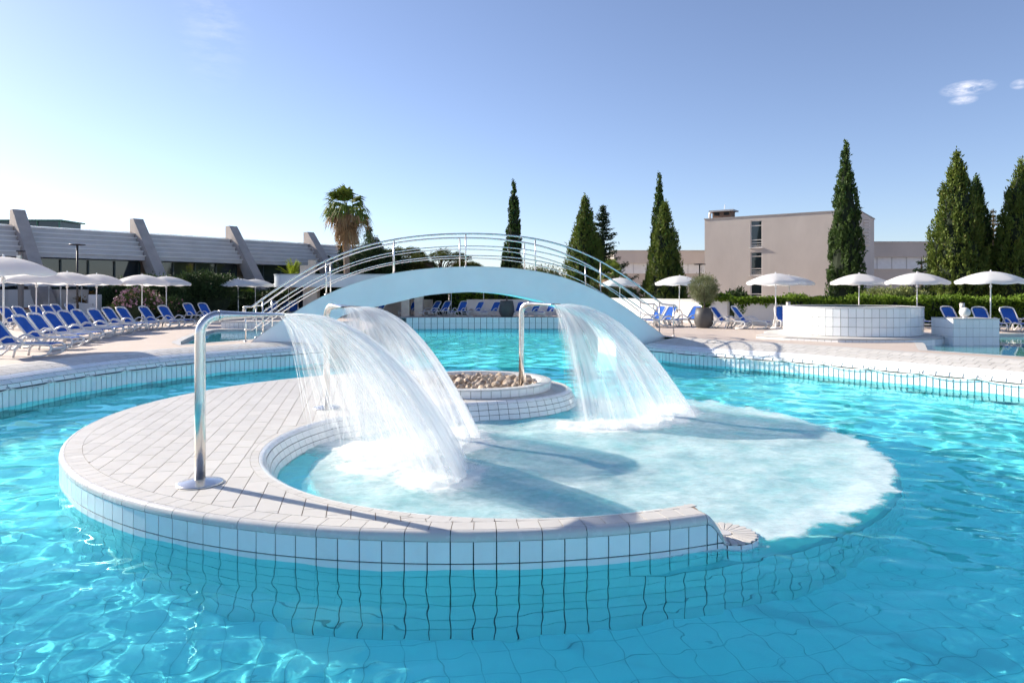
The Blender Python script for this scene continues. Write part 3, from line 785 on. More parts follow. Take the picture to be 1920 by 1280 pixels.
# ------------------------------------------------------------------ foam and aerated water over the submerged platform
fx = np.arange(-3.7, 6.0, .032); fy = np.arange(6.15, 17.2, .032); FX, FY = np.meshgrid(fx, fy)
LD = np.array(LAND); dens = np.zeros(FX.shape)
for x, y, w in LD[:: 2]:
    i0, i1 = np.searchsorted(fx, (x - 1.0, x + 1.0)); j0, j1 = np.searchsorted(fy, (y - 1.0, y + 1.0))
    dd = (FX[j0:j1, i0:i1] - x) ** 2 + (FY[j0:j1, i0:i1] - y) ** 2
    dens[j0:j1, i0:i1] += w * (np.exp(-dd / .09) + .26 * np.exp(-dd / .45)) * .085
def fbm(x, y, seed, base=1.0, octv=6, sx=1.0, sy=1.0):
    r = np.random.default_rng(seed); h = np.zeros(x.shape); a = 1.0; f = base
    for _ in range(octv):
        for _ in range(5):
            th = r.uniform(0, 2 * np.pi); ph = r.uniform(0, 2 * np.pi); h += a * np.sin(f * sx * np.cos(th) * x + f * sy * np.sin(th) * y + ph + 1.3 * np.sin(f * .6 * np.sin(th) * x - f * .6 * np.cos(th) * y + ph * 2)) / 5
        a *= .62; f *= 1.95
    return h
n1 = fbm(FX, FY, 5, 2.6, 6); n2 = fbm(FX, FY, 6, 7.0, 5)
core_f = np.clip(dens * (1 + .8 * n1), 0, None); core_f = core_f * 1.9; core_f = core_f / (1 + core_f) * 1.5; core_f = np.clip(core_f, 0, 1)
rad = np.hypot(FX - dc.x, FY - dc.y); ang = np.arctan2(FY - dc.y, FX - dc.x)
edge = dr + .11 * n1 + .12 * n2; milky = np.clip((edge - rad) / .12, 0, 1)
milky *= np.where(FY > 14.8, np.clip((16.6 - FY) / 1.8, 0, 1), 1)
milky *= (.64 + .20 * n1 + .14 * n2); rim_f = np.exp(-((rad - edge + .28) / .22) ** 2) * np.clip(.10 - (ang), 0, 1) * .6
milky = np.clip(milky + rim_f * np.clip((edge - rad) / .1, 0, 1) * (ang > -2.0), 0, .9)
seat_w = np.hypot(FX - CB[0], FY - CB[1]); inb = np.clip((seat_w - 2.80) / .1, 0, 1) * (FX < 1.2) * (FY < 12.5); milky *= 1 - .75 * inb
lee = np.exp(-(((FX - 1.3) / 1.1) ** 2 + ((FY - 13.4) / .9) ** 2)); milky *= 1 - .75 * lee
A3 = np.c_[core_f.ravel(), np.clip(milky, 0, 1).ravel(), np.zeros(FX.size)]
FZ = wave(FX, FY) + .008 + core_f * (.03 + .030 * np.clip(n1 + .5 * n2, -.6, 1.4))
keep = ((core_f + milky) > .02)
okm = np.ones_like(keep); okm[:-1, :-1] = keep[:-1, :-1] | keep[1:, :-1] | keep[:-1, 1:] | keep[1:, 1:]
mfm = Mat('foam'); mfm.n.remove(mfm.p)
fa = mfm.n.new('ShaderNodeAttribute'); fa.attribute_name = 'flow'; fs = mfm.n.new('ShaderNodeSeparateXYZ'); mfm.link(fa.outputs['Vector'], fs.inputs[0])
def fm(op, a, b, cl=False):
    m = mfm.n.new('ShaderNodeMath'); m.operation = op; m.use_clamp = cl
    for i, v in enumerate((a, b)):
        if isinstance(v, (int, float)): m.inputs[i].default_value = v
        else: mfm.link(v, m.inputs[i])
    return m.outputs[0]
fn = mfm.wnoise(9, 8, .62, (1.0, 1.6, 1)); fn2 = mfm.wnoise(38, 4, .6, (1, 1.7, 1))
nn = fm('ADD', fm('MULTIPLY', fn, 1.3), fm('MULTIPLY', fn2, .5))
fa_ = fm('MULTIPLY', fm('MULTIPLY', fs.outputs['X'], fs.outputs['X']), 1.35); fa_ = fm('ADD', fa_, fm('MULTIPLY', fm('SUBTRACT', nn, .72), fm('MULTIPLY', fs.outputs['X'], 1.5)), True)
mk = fm('MULTIPLY', fs.outputs['Y'], fm('ADD', fm('MULTIPLY', nn, .75), .28), True)
alp = fm('MAXIMUM', fa_, mk, True)
fd = mfm.n.new('ShaderNodeBsdfDiffuse'); cmx = mfm.mixc(fa_, (.70, .79, .815), (.93, .94, .94)); mfm.link(cmx, fd.inputs['Color'])
ftl = mfm.n.new('ShaderNodeBsdfTranslucent'); ftl.inputs['Color'].default_value = (.8, .9, .92, 1)
fx1 = mfm.n.new('ShaderNodeMixShader'); fx1.inputs[0].default_value = .25; mfm.link(fd.outputs[0], fx1.inputs[1]); mfm.link(ftl.outputs[0], fx1.inputs[2])
ftr = mfm.n.new('ShaderNodeBsdfTransparent'); fx2 = mfm.n.new('ShaderNodeMixShader'); mfm.link(alp, fx2.inputs[0]); mfm.link(ftr.outputs[0], fx2.inputs[1]); mfm.link(fx1.outputs[0], fx2.inputs[2])
mfm.link(fx2.outputs[0], mfm.o.inputs['Surface']); MT['foam'] = mfm.m
foam = grid_obj('foam', FX, FY, FZ, MT['foam'], okm); tag(foam, 'white foam and milky bubbles spreading over the round platform', 'foam', kind='stuff')
a = foam.data.attributes.new('flow', 'FLOAT_VECTOR', 'POINT')
if len(a.data) == len(A3): a.data.foreach_set('vector', A3.astype(np.float32).ravel())
# splash drops over the impact zones
V = []; F = []; A = []; o = 0; r = np.random.default_rng(9)
T4 = np.array([(1, 0, 0), (-1, 0, 0), (0, 1, 0), (0, -1, 0), (0, 0, 1), (0, 0, -1)], float); F8 = np.array([(0, 2, 4), (2, 1, 4), (1, 3, 4), (3, 0, 4), (2, 0, 5), (1, 2, 5), (3, 1, 5), (0, 3, 5)])
for k in range(5200):
    x, y, w = LD[r.integers(len(LD))]; c = np.array([x + r.normal(0, .16), y + r.normal(0, .16), abs(r.normal(0, .13)) + .01]); s = r.uniform(.002, .0055)
    V.append(T4 * s * np.array([1, 1, r.uniform(1, 2.6)]) + c); F.append(F8 + o); A.append(np.tile([r.random() * 9, r.random(), 1.6], (6, 1))); o += 6
tag(mesh_attr('splash', np.vstack(V), np.vstack(F), np.vstack(A), MT['jet']), 'fine drops thrown up where the fans hit the basin', 'splash', kind='stuff')
# ------------------------------------------------------------------ arched footbridge
BA, BB = Vector((-8.77, 23.1, 0)), Vector((5.72, 25.8, 0))
bu = (BB - BA).normalized(); bn = Vector((-bu.y, bu.x, 0))          # bn points away from the camera
if bn.y < 0: bn = -bn
BL = (BB - BA).length; BW = 2.2
def on_face(px, py):
    d = Vector(((px - 960) / FPX, 1, -(py - HOR) / FPX)); n = bn; k = (BA - Vector((0, 0, 0))).dot(n) / d.dot(n)
    p = d * k; return (p - BA).dot(bu), p.z + CAM_Z
top_px = [(471, 641), (510, 616), (556, 583), (601.6, 557), (649, 537), (718, 517), (800, 505), (870, 500.5), (950, 503.5), (1045, 516.6), (1098, 539), (1156, 561.5), (1184, 584), (1218, 609), (1246, 631)]
top_px = [(471, 641), (513, 611), (556, 583), (601.6, 557), (649, 537), (718, 517), (800, 504), (870, 500), (945, 502.5), (1010, 509.5), (1045, 516.6), (1098, 536), (1145, 560), (1184, 584), (1218, 609), (1246, 631)]
TOP = [on_face(*p) for p in top_px]
und_px = [(600, 640), (622, 606), (640, 593), (680, 581), (729, 570), (800, 554), (860, 548.5), (900, 548), (960, 553), (1029, 568), (1090, 587), (1130, 606), (1155, 640)]
UND = [on_face(*p) for p in und_px]
tx, tz = zip(*TOP); ux, uz = zip(*UND)
def smooth_curve(xs, zs, n):
    P = catmull([Vector((x, 0, z)) for x, z in zip(xs, zs)], 12); X_ = [p.x for p in P]; Z_ = [p.z for p in P]
    s = np.linspace(xs[0], xs[-1], n); return s, np.interp(s, X_, Z_)
pc = np.polyfit(tx, tz, 6); ts = np.linspace(tx[0], tx[-1], 61); tzz = np.polyval(pc, ts)
def topz(s): return float(np.polyval(pc, s))
us, uzz = smooth_curve(ux, uz, 49)
bridge = empty('footbridge', BA[:]); tag(bridge, 'pale arched footbridge with steel railings spanning the pool channel', 'bridge')
brot = Matrix((bu, bn, Vector((0, 0, 1)))).transposed().to_4x4(); bridge.rotation_euler = brot.to_euler()
base_z = -.9
prof = [(ts[0], base_z)] + [(a, b) for a, b in zip(ts, tzz)] + [(ts[-1], base_z)] 
und = [(us[-1], base_z)] + [(a, b) for a, b in zip(us[::-1], uzz[::-1])] + [(us[0], base_z)]
ring = prof + und
bo = MB(); n = len(ring)
bo.v = [(s, 0, z) for s, z in ring] + [(s, BW, z) for s, z in ring]
bo.f = [tuple(range(n)), tuple(range(2 * n - 1, n - 1, -1))] + [(i, n + i, n + (i + 1) % n, (i + 1) % n) for i in range(n)]
me = bo.mesh('arch', MT['plaster_blue']); bm = bmesh.new(); bm.from_mesh(me); bmesh.ops.triangulate(bm, faces=[f for f in bm.faces if len(f.verts) > 4]); bmesh.ops.recalc_face_normals(bm, faces=bm.faces); bm.to_mesh(me); bm.free()
arch = put('arch', me, bridge); shade(me, 30)
cap = MB(); o = len(cap.v)
for k, (s, z) in enumerate(zip(ts, tzz)):
    cap.v.extend([(s, -.012, z - .012), (s, -.012, z + .012), (s, .06, z + .014), (s, BW - .06, z + .014), (s, BW + .012, z + .012), (s, BW + .012, z - .012)])
for k in range(len(ts) - 1):
    for i in range(5): q = k * 6 + i; cap.f.append((q, q + 6, q + 7, q + 1))
shade(cap.build('walkway', simple('walkway_coat', (.72, .72, .70), .6, .05, 3), bridge).data, 30)
def s_of(px): return on_face(px, 500)[0]
post_px = [611, 739, 874, 1005, 1128]
for side, yy in ((0, .12), (1, BW - .12)):
    rail = empty('railing'); rail.parent = bridge; rail.location = (0, yy, 0)
    sl_, sr_ = ts[0] - .25, ts[-1] + .45
    ss = np.linspace(sl_, sr_, 64)
    def rz(s, h): return max(topz(min(max(s, ts[0]), ts[-1])), DECK) + h
    def edge_drop(s): return 0
    for nm, h, r in (('handrail', 1.18, .032), ('rail', .74, .019), ('rail', .40, .019)):
        pts = [(s, 0, rz(s, h)) for s in ss]
        if nm == 'handrail': pts = [(ss[0] - .05, 0, rz(ss[0], h) - .22)] + pts + [(ss[-1] + .10, 0, rz(ss[-1], h) - .10), (ss[-1] + .12, 0, rz(ss[-1], h) - .28)]
        MB().tube(pts, r, 8).build(nm, MT['steel'], rail, True)
    for s in [ts[0] - .2, ts[0] + .35] + [s_of(p) for p in post_px] + [ts[-1] - .15, ts[-1] + .42]:
        z0 = max(topz(min(max(s, ts[0]), ts[-1])), DECK)
        MB().tube([(s, 0, z0 - .03), (s, 0, z0 + 1.17)], .024, 8).build('post', MT['steel'], rail, True)
        MB().lathe([(0, .03), (.05, .03), (.055, .0)], (s, 0, z0 + .005), 10).build('post_foot', MT['steel'], rail, True)
# ------------------------------------------------------------------ safety ropes along the banks
meye = simple('grey_fitting', (.50, .51, .52), .5)
mrope = simple('rope', (.78, .78, .74), .8, .1, 40)
def rope(path, a, b, z, step, label, off=-.07):
    t = empty('safety_rope', path.at(a)[0] + Vector((0, 0, z))); tag(t, label, 'rope'); base = t.location.copy()
    n = max(1, round((b - a) / step)); pts = []
    for k in range(n):
        for q in range(8):
            d = a + (b - a) * (k + q / 8) / n; p, nn = path.at(d); sag = .07 * 4 * (q / 8) * (1 - q / 8); p = p + nn * (off); p.z = z - sag; pts.append(p - base)
    p, nn = path.at(b); p = p + nn * off; p.z = z; pts.append(p - base)
    MB().tube(pts, .0135, 6).build('cord', mrope, t, True)
    for k in range(n + 1):
        p, nn = path.at(a + (b - a) * k / n); q = p + nn * (off + .005); q.z = z; w = p + nn * .03; w.z = z + .03
        e = MB(); e.tube([w - base, q - base + Vector((0, 0, .035)), q - base + nn * -.02], .011, 6); e.lathe([(.0, -.02), (.018, -.016), (.021, 0), (.018, .016), (0, .02)], q - base, 8)
        e.build('eye_bolt', meye, t, True)
rope(left_w, left_w.len - 13.5, left_w.len - 2.2, .375, 1.15, 'white safety rope strung along the left pool bank')
rope(right_w, 2.0, 15.0, .335, 1.25, 'white safety rope strung along the right pool bank')
# ------------------------------------------------------------------ second pool behind the right bank, tub, block
P2Z = .60
mw2 = Mat('calm_water'); mw2.base((.10, .32, .33)); mw2.set(Roughness=.03); mw2.p.inputs['IOR'].default_value = 1.33
mw2.bump(mw2.wnoise(1.6, 3, .5, (1, .35, 1)), .10, .05)
p2 = MB(); vs, fs = tess([[(-.25 + x, y) for x, y in pool2]]); p2.add([(p.x, p.y, P2Z) for p in vs], fs)
tag(p2.build('pool_water_behind_right_bank', mw2.m), kind='structure')
p2p = Path(pool2, 1, True)
if p2p.at(1)[1].x > 0: p2p.side *= -1
e2 = MB(); sweep(e2, p2p, [(.25, DECK + .006), (-.02, DECK + .006), (-.02, P2Z - .3)]); tag(e2.build('overflow_edge', MT['tile_top']), kind='structure')
lp = MB(); vs, fs = tess([[(x - .1, y) for x, y in left_pool]]); lp.add([(p.x, p.y, .63) for p in vs], fs)
mw3 = Mat('left_pool_water'); mw3.base((.05, .26, .36)); mw3.set(Roughness=.04); mw3.p.inputs['IOR'].default_value = 1.33; mw3.bump(mw3.wnoise(2.2, 3, .5, (1, .4, 1)), .16, .05)
tag(lp.build('pool_water_behind_left_bank', mw3.m), kind='structure')
lpp = Path(left_pool, 1, True); cxy = Vector((-10.5, 27, 0))
if (lpp.at(1)[0] + lpp.at(1)[1] - cxy).length < (lpp.at(1)[0] - cxy).length: lpp.side *= -1
e3 = MB(); sweep(e3, lpp, [(.25, DECK + .006), (-.02, DECK + .006), (-.02, .3)]); tag(e3.build('left_overflow_edge', MT['tile_top']), kind='structure')
lw_ = empty('tiled_ledge', (-10.2, 31.75, DECK - .1)); tag(lw_, 'low blue shaded tiled ledge behind the left pool beside the bridge foot', 'ledge')
MB().box((0, 0, .19), (6.2, .6, .38)).build('grout_core', simple('ledge_grout', (.16, .17, .18), .9), lw_)
for i in range(31):
    for k in range(2): MB().box((-3.1 + .2 * (i + .5), -.302, .10 + .18 * k), (.188, .014, .170)).build('ledge_tile', MT['tile_wall'], lw_)
MB().box((0, 0, .395), (6.24, .66, .03)).build('ledge_top', MT['coping'], lw_)
mcr = simple('light_grout', (.30, .30, .29), .9, .1)
TUBC, TUBR = Vector((12.75, 25.9)), 2.38
tub = empty('raised_tub', (TUBC.x, TUBC.y, .85)); tag(tub, 'round white tiled raised tub on a stepped platform by the right bank', 'hot tub')
TH = 1.02
MB().lathe([(TUBR - .012, -.2), (TUBR - .012, TH - .05), (TUBR - .3, TH - .05), (TUBR - .3, .5)], (0, 0, 0), 64).build('grout_core', mcr, tub)
tpth = local_path(TUBR, 1)
for k in range(3):
    strip('tub_tile', tub, tpth, [(0, .016 + k * .325), (0, .325 + k * .325)], .245, .014, MT['tile_wall'], sub=1, seen=lambda p: p.y < .5)
strip('tub_coping', tub, tpth, [(-.30, TH), (-.02, TH), (.012, TH - .012), (.012, TH - .04)], .49, .006, MT['coping'], sub=3)
MB().lathe([(0, .8), (TUBR - .3, .8)], (0, 0, 0), 48).build('tub_water', mw2.m, tub)
sg = MB(); a = math.radians(-22)
for q in (0,): 
    pass
rotz = Matrix.Rotation(a, 3, 'Z'); sgo = MB().box((0, 0, 0), (.012, .20, .26)).build('depth_plate', simple('sign_blue', (.10, .38, .72), .3), tub); sgo.location = rotz @ Vector((TUBR + .008, 0, .62)); sgo.rotation_euler = (0, 0, a)
s2o = MB().box((0, 0, 0), (.012, .14, .07)).build('plate_mark', simple('sign_white', (.8, .82, .85), .3), sgo); s2o.location = (.004, 0, .02)
# stepped platform under the tub
plat = empty('tub_platform', (TUBC.x, TUBC.y, .30)); tag(plat, 'low white tiled step running round the foot of the raised tub', 'step')
PR = 3.05
pp = [(PR * math.cos(math.radians(d)) * 1.0, PR * math.sin(math.radians(d))) for d in range(-62, 200, 6)] 
pp = [(-3.9, -1.0), (-3.2, -1.9), (-1.9, -3.0), (-.9, -3.1)] + [(PR * math.cos(math.radians(d)), PR * math.sin(math.radians(d))) for d in range(-78, 175, 6)]
MB().prism(pp, 0, .53).build('grout_core', mcr, plat)
MB().prism([(x * 1.006, y * 1.006) for x, y in pp], .50, .548).build('slab', MT['tile_top'], plat, bevel=.01)
pth = Path(pp[:26], 1)
if pth.at(3)[1].y > 0: pth.side *= -1
strip('step_tile', plat, pth, [(.012, .10), (.012, .49)], .22, .010, MT['tile_wall'], sub=1)
blk = empty('tiled_block', (15.72, 23.9, .55)); tag(blk, 'white tiled block carrying a round globe lamp beside the raised tub', 'tiled block')
BWd, BD, BH = 1.56, 1.2, .92
MB().box((0, 0, BH / 2), (BWd, BD, BH)).build('grout_core', mcr, blk)
for i in range(7):
    for k in range(3):
        w = BWd / 7; MB().box((-BWd / 2 + w * (i + .5), -BD / 2 - .004, .03 + .295 * (k + .5)), (w - .010, .014, .285)).build('block_tile', MT['tile_wall'], blk)
for i in range(5):
    for k in range(3):
        for sx in (-1, 1):
            w = BD / 5; MB().box((sx * (BWd / 2 + .004), -BD / 2 + w * (i + .5), .03 + .295 * (k + .5)), (.014, w - .010, .285)).build('block_tile', MT['tile_wall'], blk)
MB().box((0, 0, BH + .012), (BWd + .03, BD + .03, .04)).build('block_top', MT['coping'], blk, bevel=.01)
gb = empty('globe_lamp', (15.50, 23.55, .55 + BH + .033)); tag(gb, 'white frosted globe lamp on the tiled block', 'lamp')
MB().lathe([(.07, 0), (.08, .03), (.06, .04)], (0, 0, 0), 16).build('socket', MT['steel'], gb, True)
MB().lathe([(.17 * math.sin(math.pi * k / 14) + .0001, .20 - .17 * math.cos(math.pi * k / 14)) for k in range(15)], (0, 0, 0), 24).build('globe', simple('frosted_globe', (.72, .70, .67), .35, .04, 8), gb, True)

# ------------------------------------------------------------------ left hall: stepped roof, slanted fins, glass front
mcon = simple('brown_concrete', (.40, .35, .32), .9, .12, 1.3, bump=.15, bscale=30)
mconl = simple('roof_step_concrete', (.56, .54, .54), .85, .08, 1.0, bump=.12, bscale=25)
mstep = simple('step_edge_cement', (.74, .72, .71), .8, .06, 1.0)
mgl = Mat('dark_glass'); mgl.base((.02, .03, .035)); mgl.set(Roughness=.04); mgl.p.inputs['Specular IOR Level'].default_value = .9; MT['glass'] = mgl.m
mfr = simple('dark_frame', (.03, .05, .05), .5)
mgreen = simple('green_frame', (.05, .16, .11), .5)
hu = Vector((.63, .777, 0)).normalized(); hn = Vector((hu.y, -hu.x, 0))
HQ = 1.38; H0 = Vector((-20.56 * HQ, 37.0 * HQ, DECK))
hall = empty('stepped_hall', H0[:]); tag(hall, 'long low hall with grey stepped roof, slanting concrete fins and dark glass front', 'building')
hall.rotation_euler = Matrix((hu, -hn, Vector((0, 0, 1)))).transposed().to_4x4().to_euler()      # local x along the hall, local y = inwards
SPAN = 5.40 * HQ
def hz_(z): return CAM_Z + (z - CAM_Z) * HQ if z > 1 else DECK
def hl(t, nout, z): return (t, -nout * HQ, hz_(z) - DECK)
# fins
for k in range(-2, 4):
    f = MB(); t0 = k * SPAN; w = .52 * HQ
    prof = [(0, 6.3), (.42, 6.3), (3.2, 3.22), (5.45, DECK), (4.2, DECK), (2.2, 3.0), (1.2, 4.4), (0, 5.35)]
    vs = [hl(t0, a, z) for a, z in prof] + [hl(t0 + w, a, z) for a, z in prof]; n = len(prof)
    f.add(vs, [tuple(range(n)), tuple(range(2 * n - 1, n - 1, -1))] + [(i, n + i, n + (i + 1) % n, (i + 1) % n) for i in range(n)])
    o = f.build('fin', mcon, hall); bm = bmesh.new(); bm.from_mesh(o.data); bmesh.ops.triangulate(bm, faces=[q for q in bm.faces if len(q.verts) > 4]); bmesh.ops.recalc_face_normals(bm, faces=bm.faces); bm.to_mesh(o.data); bm.free()
# roof steps: six lapped courses in every bay
NS = 6
for k in range(-3, 3):
    t0 = k * SPAN + .53 * HQ; t1 = (k + 1) * SPAN - .01
    for s_ in range(NS):
        a0 = .30 + 1.62 * s_ / NS; z1 = 5.50 - 1.47 * s_ / NS; h = 1.47 / NS + .05
        d = 1.62 / NS
        b = MB(); c = hl((t0 + t1) / 2, a0 + d / 2 - .25, z1 - h / 2); b.box(c, (t1 - t0, (d + .5) * HQ, h * HQ * .80)); b.build('roof_step', mconl, hall, bevel=.02)
        MB().box(hl((t0 + t1) / 2, a0 + d + .02, z1 - .03), (t1 - t0, .16, .075)).build('step_edge', mstep, hall)
    MB().box(hl((t0 + t1) / 2, -4.2, 5.36), (t1 - t0, 8.6 * HQ, .18)).build('roof_slab', mconl, hall)
    MB().box(hl((t0 + t1) / 2, .24, 5.56), (t1 - t0, .10, .05)).build('roof_trim', MT['steel'], hall)
    # glazing
    MB().box(hl((t0 + t1) / 2, 1.15, 2.6), (t1 - t0, .05, 4.4)).build('glass_front', MT['glass'], hall)
    for q in range(5):
        MB().box(hl(t0 + (t1 - t0) * q / 4, 1.20, 2.5), (.10, .14, 4.0)).build('mullion', mfr, hall)
    MB().box(hl((t0 + t1) / 2, 1.20, 3.05), (t1 - t0, .10, .07)).build('transom', mfr, hall)
MB().box(hl(-.2 * SPAN, -4.8, 3.0), (SPAN * 6.4, 7.5 * HQ, 5.6)).build('hall_body', mcon, hall)
# glass lantern on the roof
lan = empty('glass_lantern', (0, 0, 0)); tag(lan, 'green framed glass lantern standing on the hall roof at far left', 'lantern')
LY = 54.0
def fp(px, py, Y): v = at(px, py, Y); return v
lan.location = fp(0, 431, LY); b0 = lan.location
x0, x1 = fp(-110, 0, LY).x - b0.x, fp(132, 0, LY).x - b0.x
MB().box(((x0 + x1) / 2, 0, .28), (x1 - x0, 2.6, .56)).build('glass_body', MT['glass'], lan)
MB().box(((x0 + x1) / 2, 0, .61), (x1 - x0 + .5, 3.0, .10)).build('roof_plate', mgreen, lan)
for k in range(7): MB().box((x0 + (x1 - x0) * k / 6, -1.32, .28), (.08, .08, .56)).build('post', mgreen, lan)
# small dome vent beside the palm
dv = empty('roof_dome', at(637, 512, 60)); tag(dv, 'small pale roof dome at the right end of the hall', 'roof dome')
MB().lathe([(.62 * math.sin(a), .62 * math.cos(a)) for a in np.linspace(.001, math.pi / 2, 10)], (0, 0, 0), 24).build('shell', simple('pale_dome', (.6, .62, .64), .4), dv, True)
MB().lathe([(.66, 0), (.66, -2.6), (0, -2.6)], (0, 0, 0), 20).build('drum', mconl, dv)

# ------------------------------------------------------------------ right building and the low wing behind
mrend = Mat('render_facade'); fz = mrend.wnoise(.35, 8, .62, (1, 1, .5)); c1 = mrend.ramp(fz, [(.3, (.45, .395, .355)), (.7, (.54, .48, .43))])
st_ = mrend.wnoise(1.3, 5, .6, (1, 1, .12)); c1 = mrend.mixc(mrend.ramp(st_, [(.55, (0, 0, 0)), (.85, (.35, .35, .35))]), c1, (.33, .30, .28)); mrend.base(c1); mrend.set(Roughness=.9); mrend.bump(mrend.wnoise(18, 4), .12, .02); MT['facade'] = mrend.m
A_, B_ = Vector((18.2, 65, 0)), Vector((28.85, 57.4, 0)); fu = (B_ - A_).normalized(); fn_ = Vector((-fu.y, fu.x, 0)); FL = (B_ - A_).length
if fn_.y < 0: fn_ = -fn_
blk2 = empty('hotel_block', (A_.x, A_.y, DECK)); tag(blk2, 'three storey beige rendered block with one column of dark windows', 'building')
blk2.rotation_euler = Matrix((fu, fn_, Vector((0, 0, 1)))).transposed().to_4x4().to_euler()
BZ = 9.16 - DECK
def s_px(px):
    d = Vector(((px - 960) / FPX, 1, 0)); n = fn_; k = A_.dot(n) / d.dot(n); return (d * k - A_).dot(fu), k
w0, kd = s_px(1407); w1, _ = s_px(1429)
def zpx(py, k): return CAM_Z - (py - HOR) / FPX * k - DECK
wins = [(414, 464.5), (472.5, 516), (523, 562)]
zs = [(zpx(a, kd), zpx(b, kd)) for a, b in wins]
# wall with recessed openings: strips round the windows
wall = MB(); T = .35
wall.box((w0 / 2, T / 2, BZ / 2), (w0, T, BZ)); wall.box(((w1 + FL) / 2, T / 2, BZ / 2), (FL - w1, T, BZ))
zz = [BZ] + [v for p in zs for v in p] + [0]
for k in range(0, len(zz), 2): wall.box(((w0 + w1) / 2, T / 2, (zz[k] + zz[k + 1]) / 2), (w1 - w0, T, zz[k] - zz[k + 1]))
wall.build('front_wall', MT['facade'], blk2)
MB().box((FL - .175, 4.65, BZ / 2), (.35, 8.6, BZ)).build('side_wall', MT['facade'], blk2)
MB().box((.175, 4.65, BZ / 2), (.35, 8.6, BZ)).build('side_wall', MT['facade'], blk2)
MB().box((FL / 2, 4.6, BZ + .03), (FL + .1, 9.3, .10)).build('roof', simple('roof_edge', (.30, .28, .27), .8), blk2)
mwf = simple('pale_window_frame', (.62, .58, .55), .6)
for (z1, z0) in zs:
    wn = empty('window'); wn.parent = blk2; wn.location = ((w0 + w1) / 2, 0, z0); W, Hh = w1 - w0, z1 - z0
    for x in (-W / 2 + .03, W / 2 - .03): MB().box((x, .10, Hh / 2), (.07, .10, Hh)).build('frame', mwf, wn)
    for f in (.0, .19, .72, 1.0): MB().box((0, .10, min(max(Hh * (1 - f), .03), Hh - .03)), (W - .12, .10, .07)).build('bar', mwf, wn)
    for a, b in ((.0, .19), (.19, .72), (.72, 1.0)): MB().box((0, .16, Hh * (1 - (a + b) / 2)), (W - .14, .03, Hh * (b - a) - .06)).build('pane', MT['glass'], wn)
    for q in range(2): MB().box((0, .08, Hh * (.08 + .09 * q)), (W - .14, .03, .05)).build('louvre', mwf, wn)
    MB().box((0, -.04, -.04), (W + .2, .20, .07)).build('sill', mwf, wn)
# chimney box with lid on the roof
ch = empty('chimney'); ch.parent = blk2; cs, kc = s_px(1349); ch.location = (cs, 1.2, BZ + .08)
mbrk = simple('brick_brown', (.20, .12, .085), .9, .3, 9)
MB().box((0, 0, .32), (1.75, 1.2, .62)).build('stack', mbrk, ch); MB().box((0, 0, .70), (2.3, 1.6, .14)).build('lid', simple('chimney_lid', (.35, .36, .38), .7), ch)
for x in (-.45, .45): MB().box((x, -.595, .42), (.5, .05, .30)).build('opening', simple('dark_hole', (.02, .02, .02), .9), ch)
MB().tube([(.1, 0, .75), (.1, 0, 1.35)], .05, 8).build('aerial', MT['steel'], ch)
fl_ = MB(); fl_.tube([(-1.35, 0, .0), (-1.35, 0, .6), (-1.2, 0, .68), (-.9, 0, .68)], .11, 10); fl_.build('flue', simple('white_pipe', (.75, .76, .78), .4), ch, True)
for k in range(9): MB().box((FL + .25, 3.0, BZ - .55 - k * .28), (.42, .5, .05)).build('ladder_rung', mwf, blk2)
def wing(px0, px1, ytop, Y, label, Yb=None):
    a, b = at(px0, ytop, Y), at(px1, ytop, Y if Yb is None else Yb); t = empty('low_wing', (a.x, a.y, DECK)); tag(t, label, 'building')
    d = Vector((b.x - a.x, b.y - a.y, 0)); L = d.length; t.rotation_euler = (0, 0, math.atan2(d.y, d.x)); H_ = a.z - DECK
    MB().box((L / 2, 4, H_ * .30), (L, 8, H_ * .60)).build('lower_wall', MT['facade'], t)
    MB().box((L / 2, 3.85, H_ * .69), (L, 8.0, H_ * .18)).build('window_band', simple('pale_band', (.66, .68, .70), .5), t)
    for k in range(int(L / 1.5)): MB().box((.7 + 1.5 * k, -.17, H_ * .69), (.06, .05, H_ * .18)).build('band_joint', simple('band_joint', (.45, .46, .48), .5), t) if k < 14 else None
    MB().box((L / 2, 3.7, H_ * .895), (L + .1, 8.6, H_ * .23)).build('parapet', MT['facade'], t)
    MB().box((L / 2, 3.7, H_ * 1.012 + .02), (L + .3, 8.8, .07)).build('roof_edge', simple('wing_edge', (.42, .40, .38), .8), t)
    return t
wing(1150, 1330, 472, 76, 'low beige wing behind the cypresses left of the rendered block')
wing(1630, 1800, 456, 70, 'low beige wing behind the tall cypress right of the rendered block')

# ------------------------------------------------------------------ poolside pavilion
mpv = simple('pavilion_paint', (.60, .66, .70), .5, .04, 2); mst = simple('travertine', (.60, .50, .41), .8, .10, 4, bump=.1)
PY = 45.6
pv = empty('pool_pavilion', (at(507, 545, PY).x, PY, DECK)); tag(pv, 'flat roofed poolside bar with pale fascia and stone columns behind the bridge', 'pavilion')
bx = pv.location.x
def lx(px, Y=PY): return at(px, 545, Y).x - bx
z1, z0 = at(0, 515, PY).z - DECK, at(0, 538, PY).z - DECK
L = lx(812)
rp = [(.9 - .9 * math.cos(a), .9 - .9 * math.sin(a)) for a in np.linspace(0, math.pi / 2, 8)] + [(L, 0), (L, 6), (0, 6)]
MB().prism(rp, z0, z1).build('roof', mpv, pv); MB().prism([(x * 1.004 - .03, y - .03) for x, y in rp], z1 - .02, z1 + .05).build('roof_edge', simple('pav_edge', (.40, .45, .47), .5), pv)
MB().prism([(x + .15, y + .15) for x, y in rp[:-2]] + [(L, 5.5), (.2, 5.5)], z0 - .02, z0 + .01).build('soffit', simple('soffit', (.55, .50, .45), .7), pv)
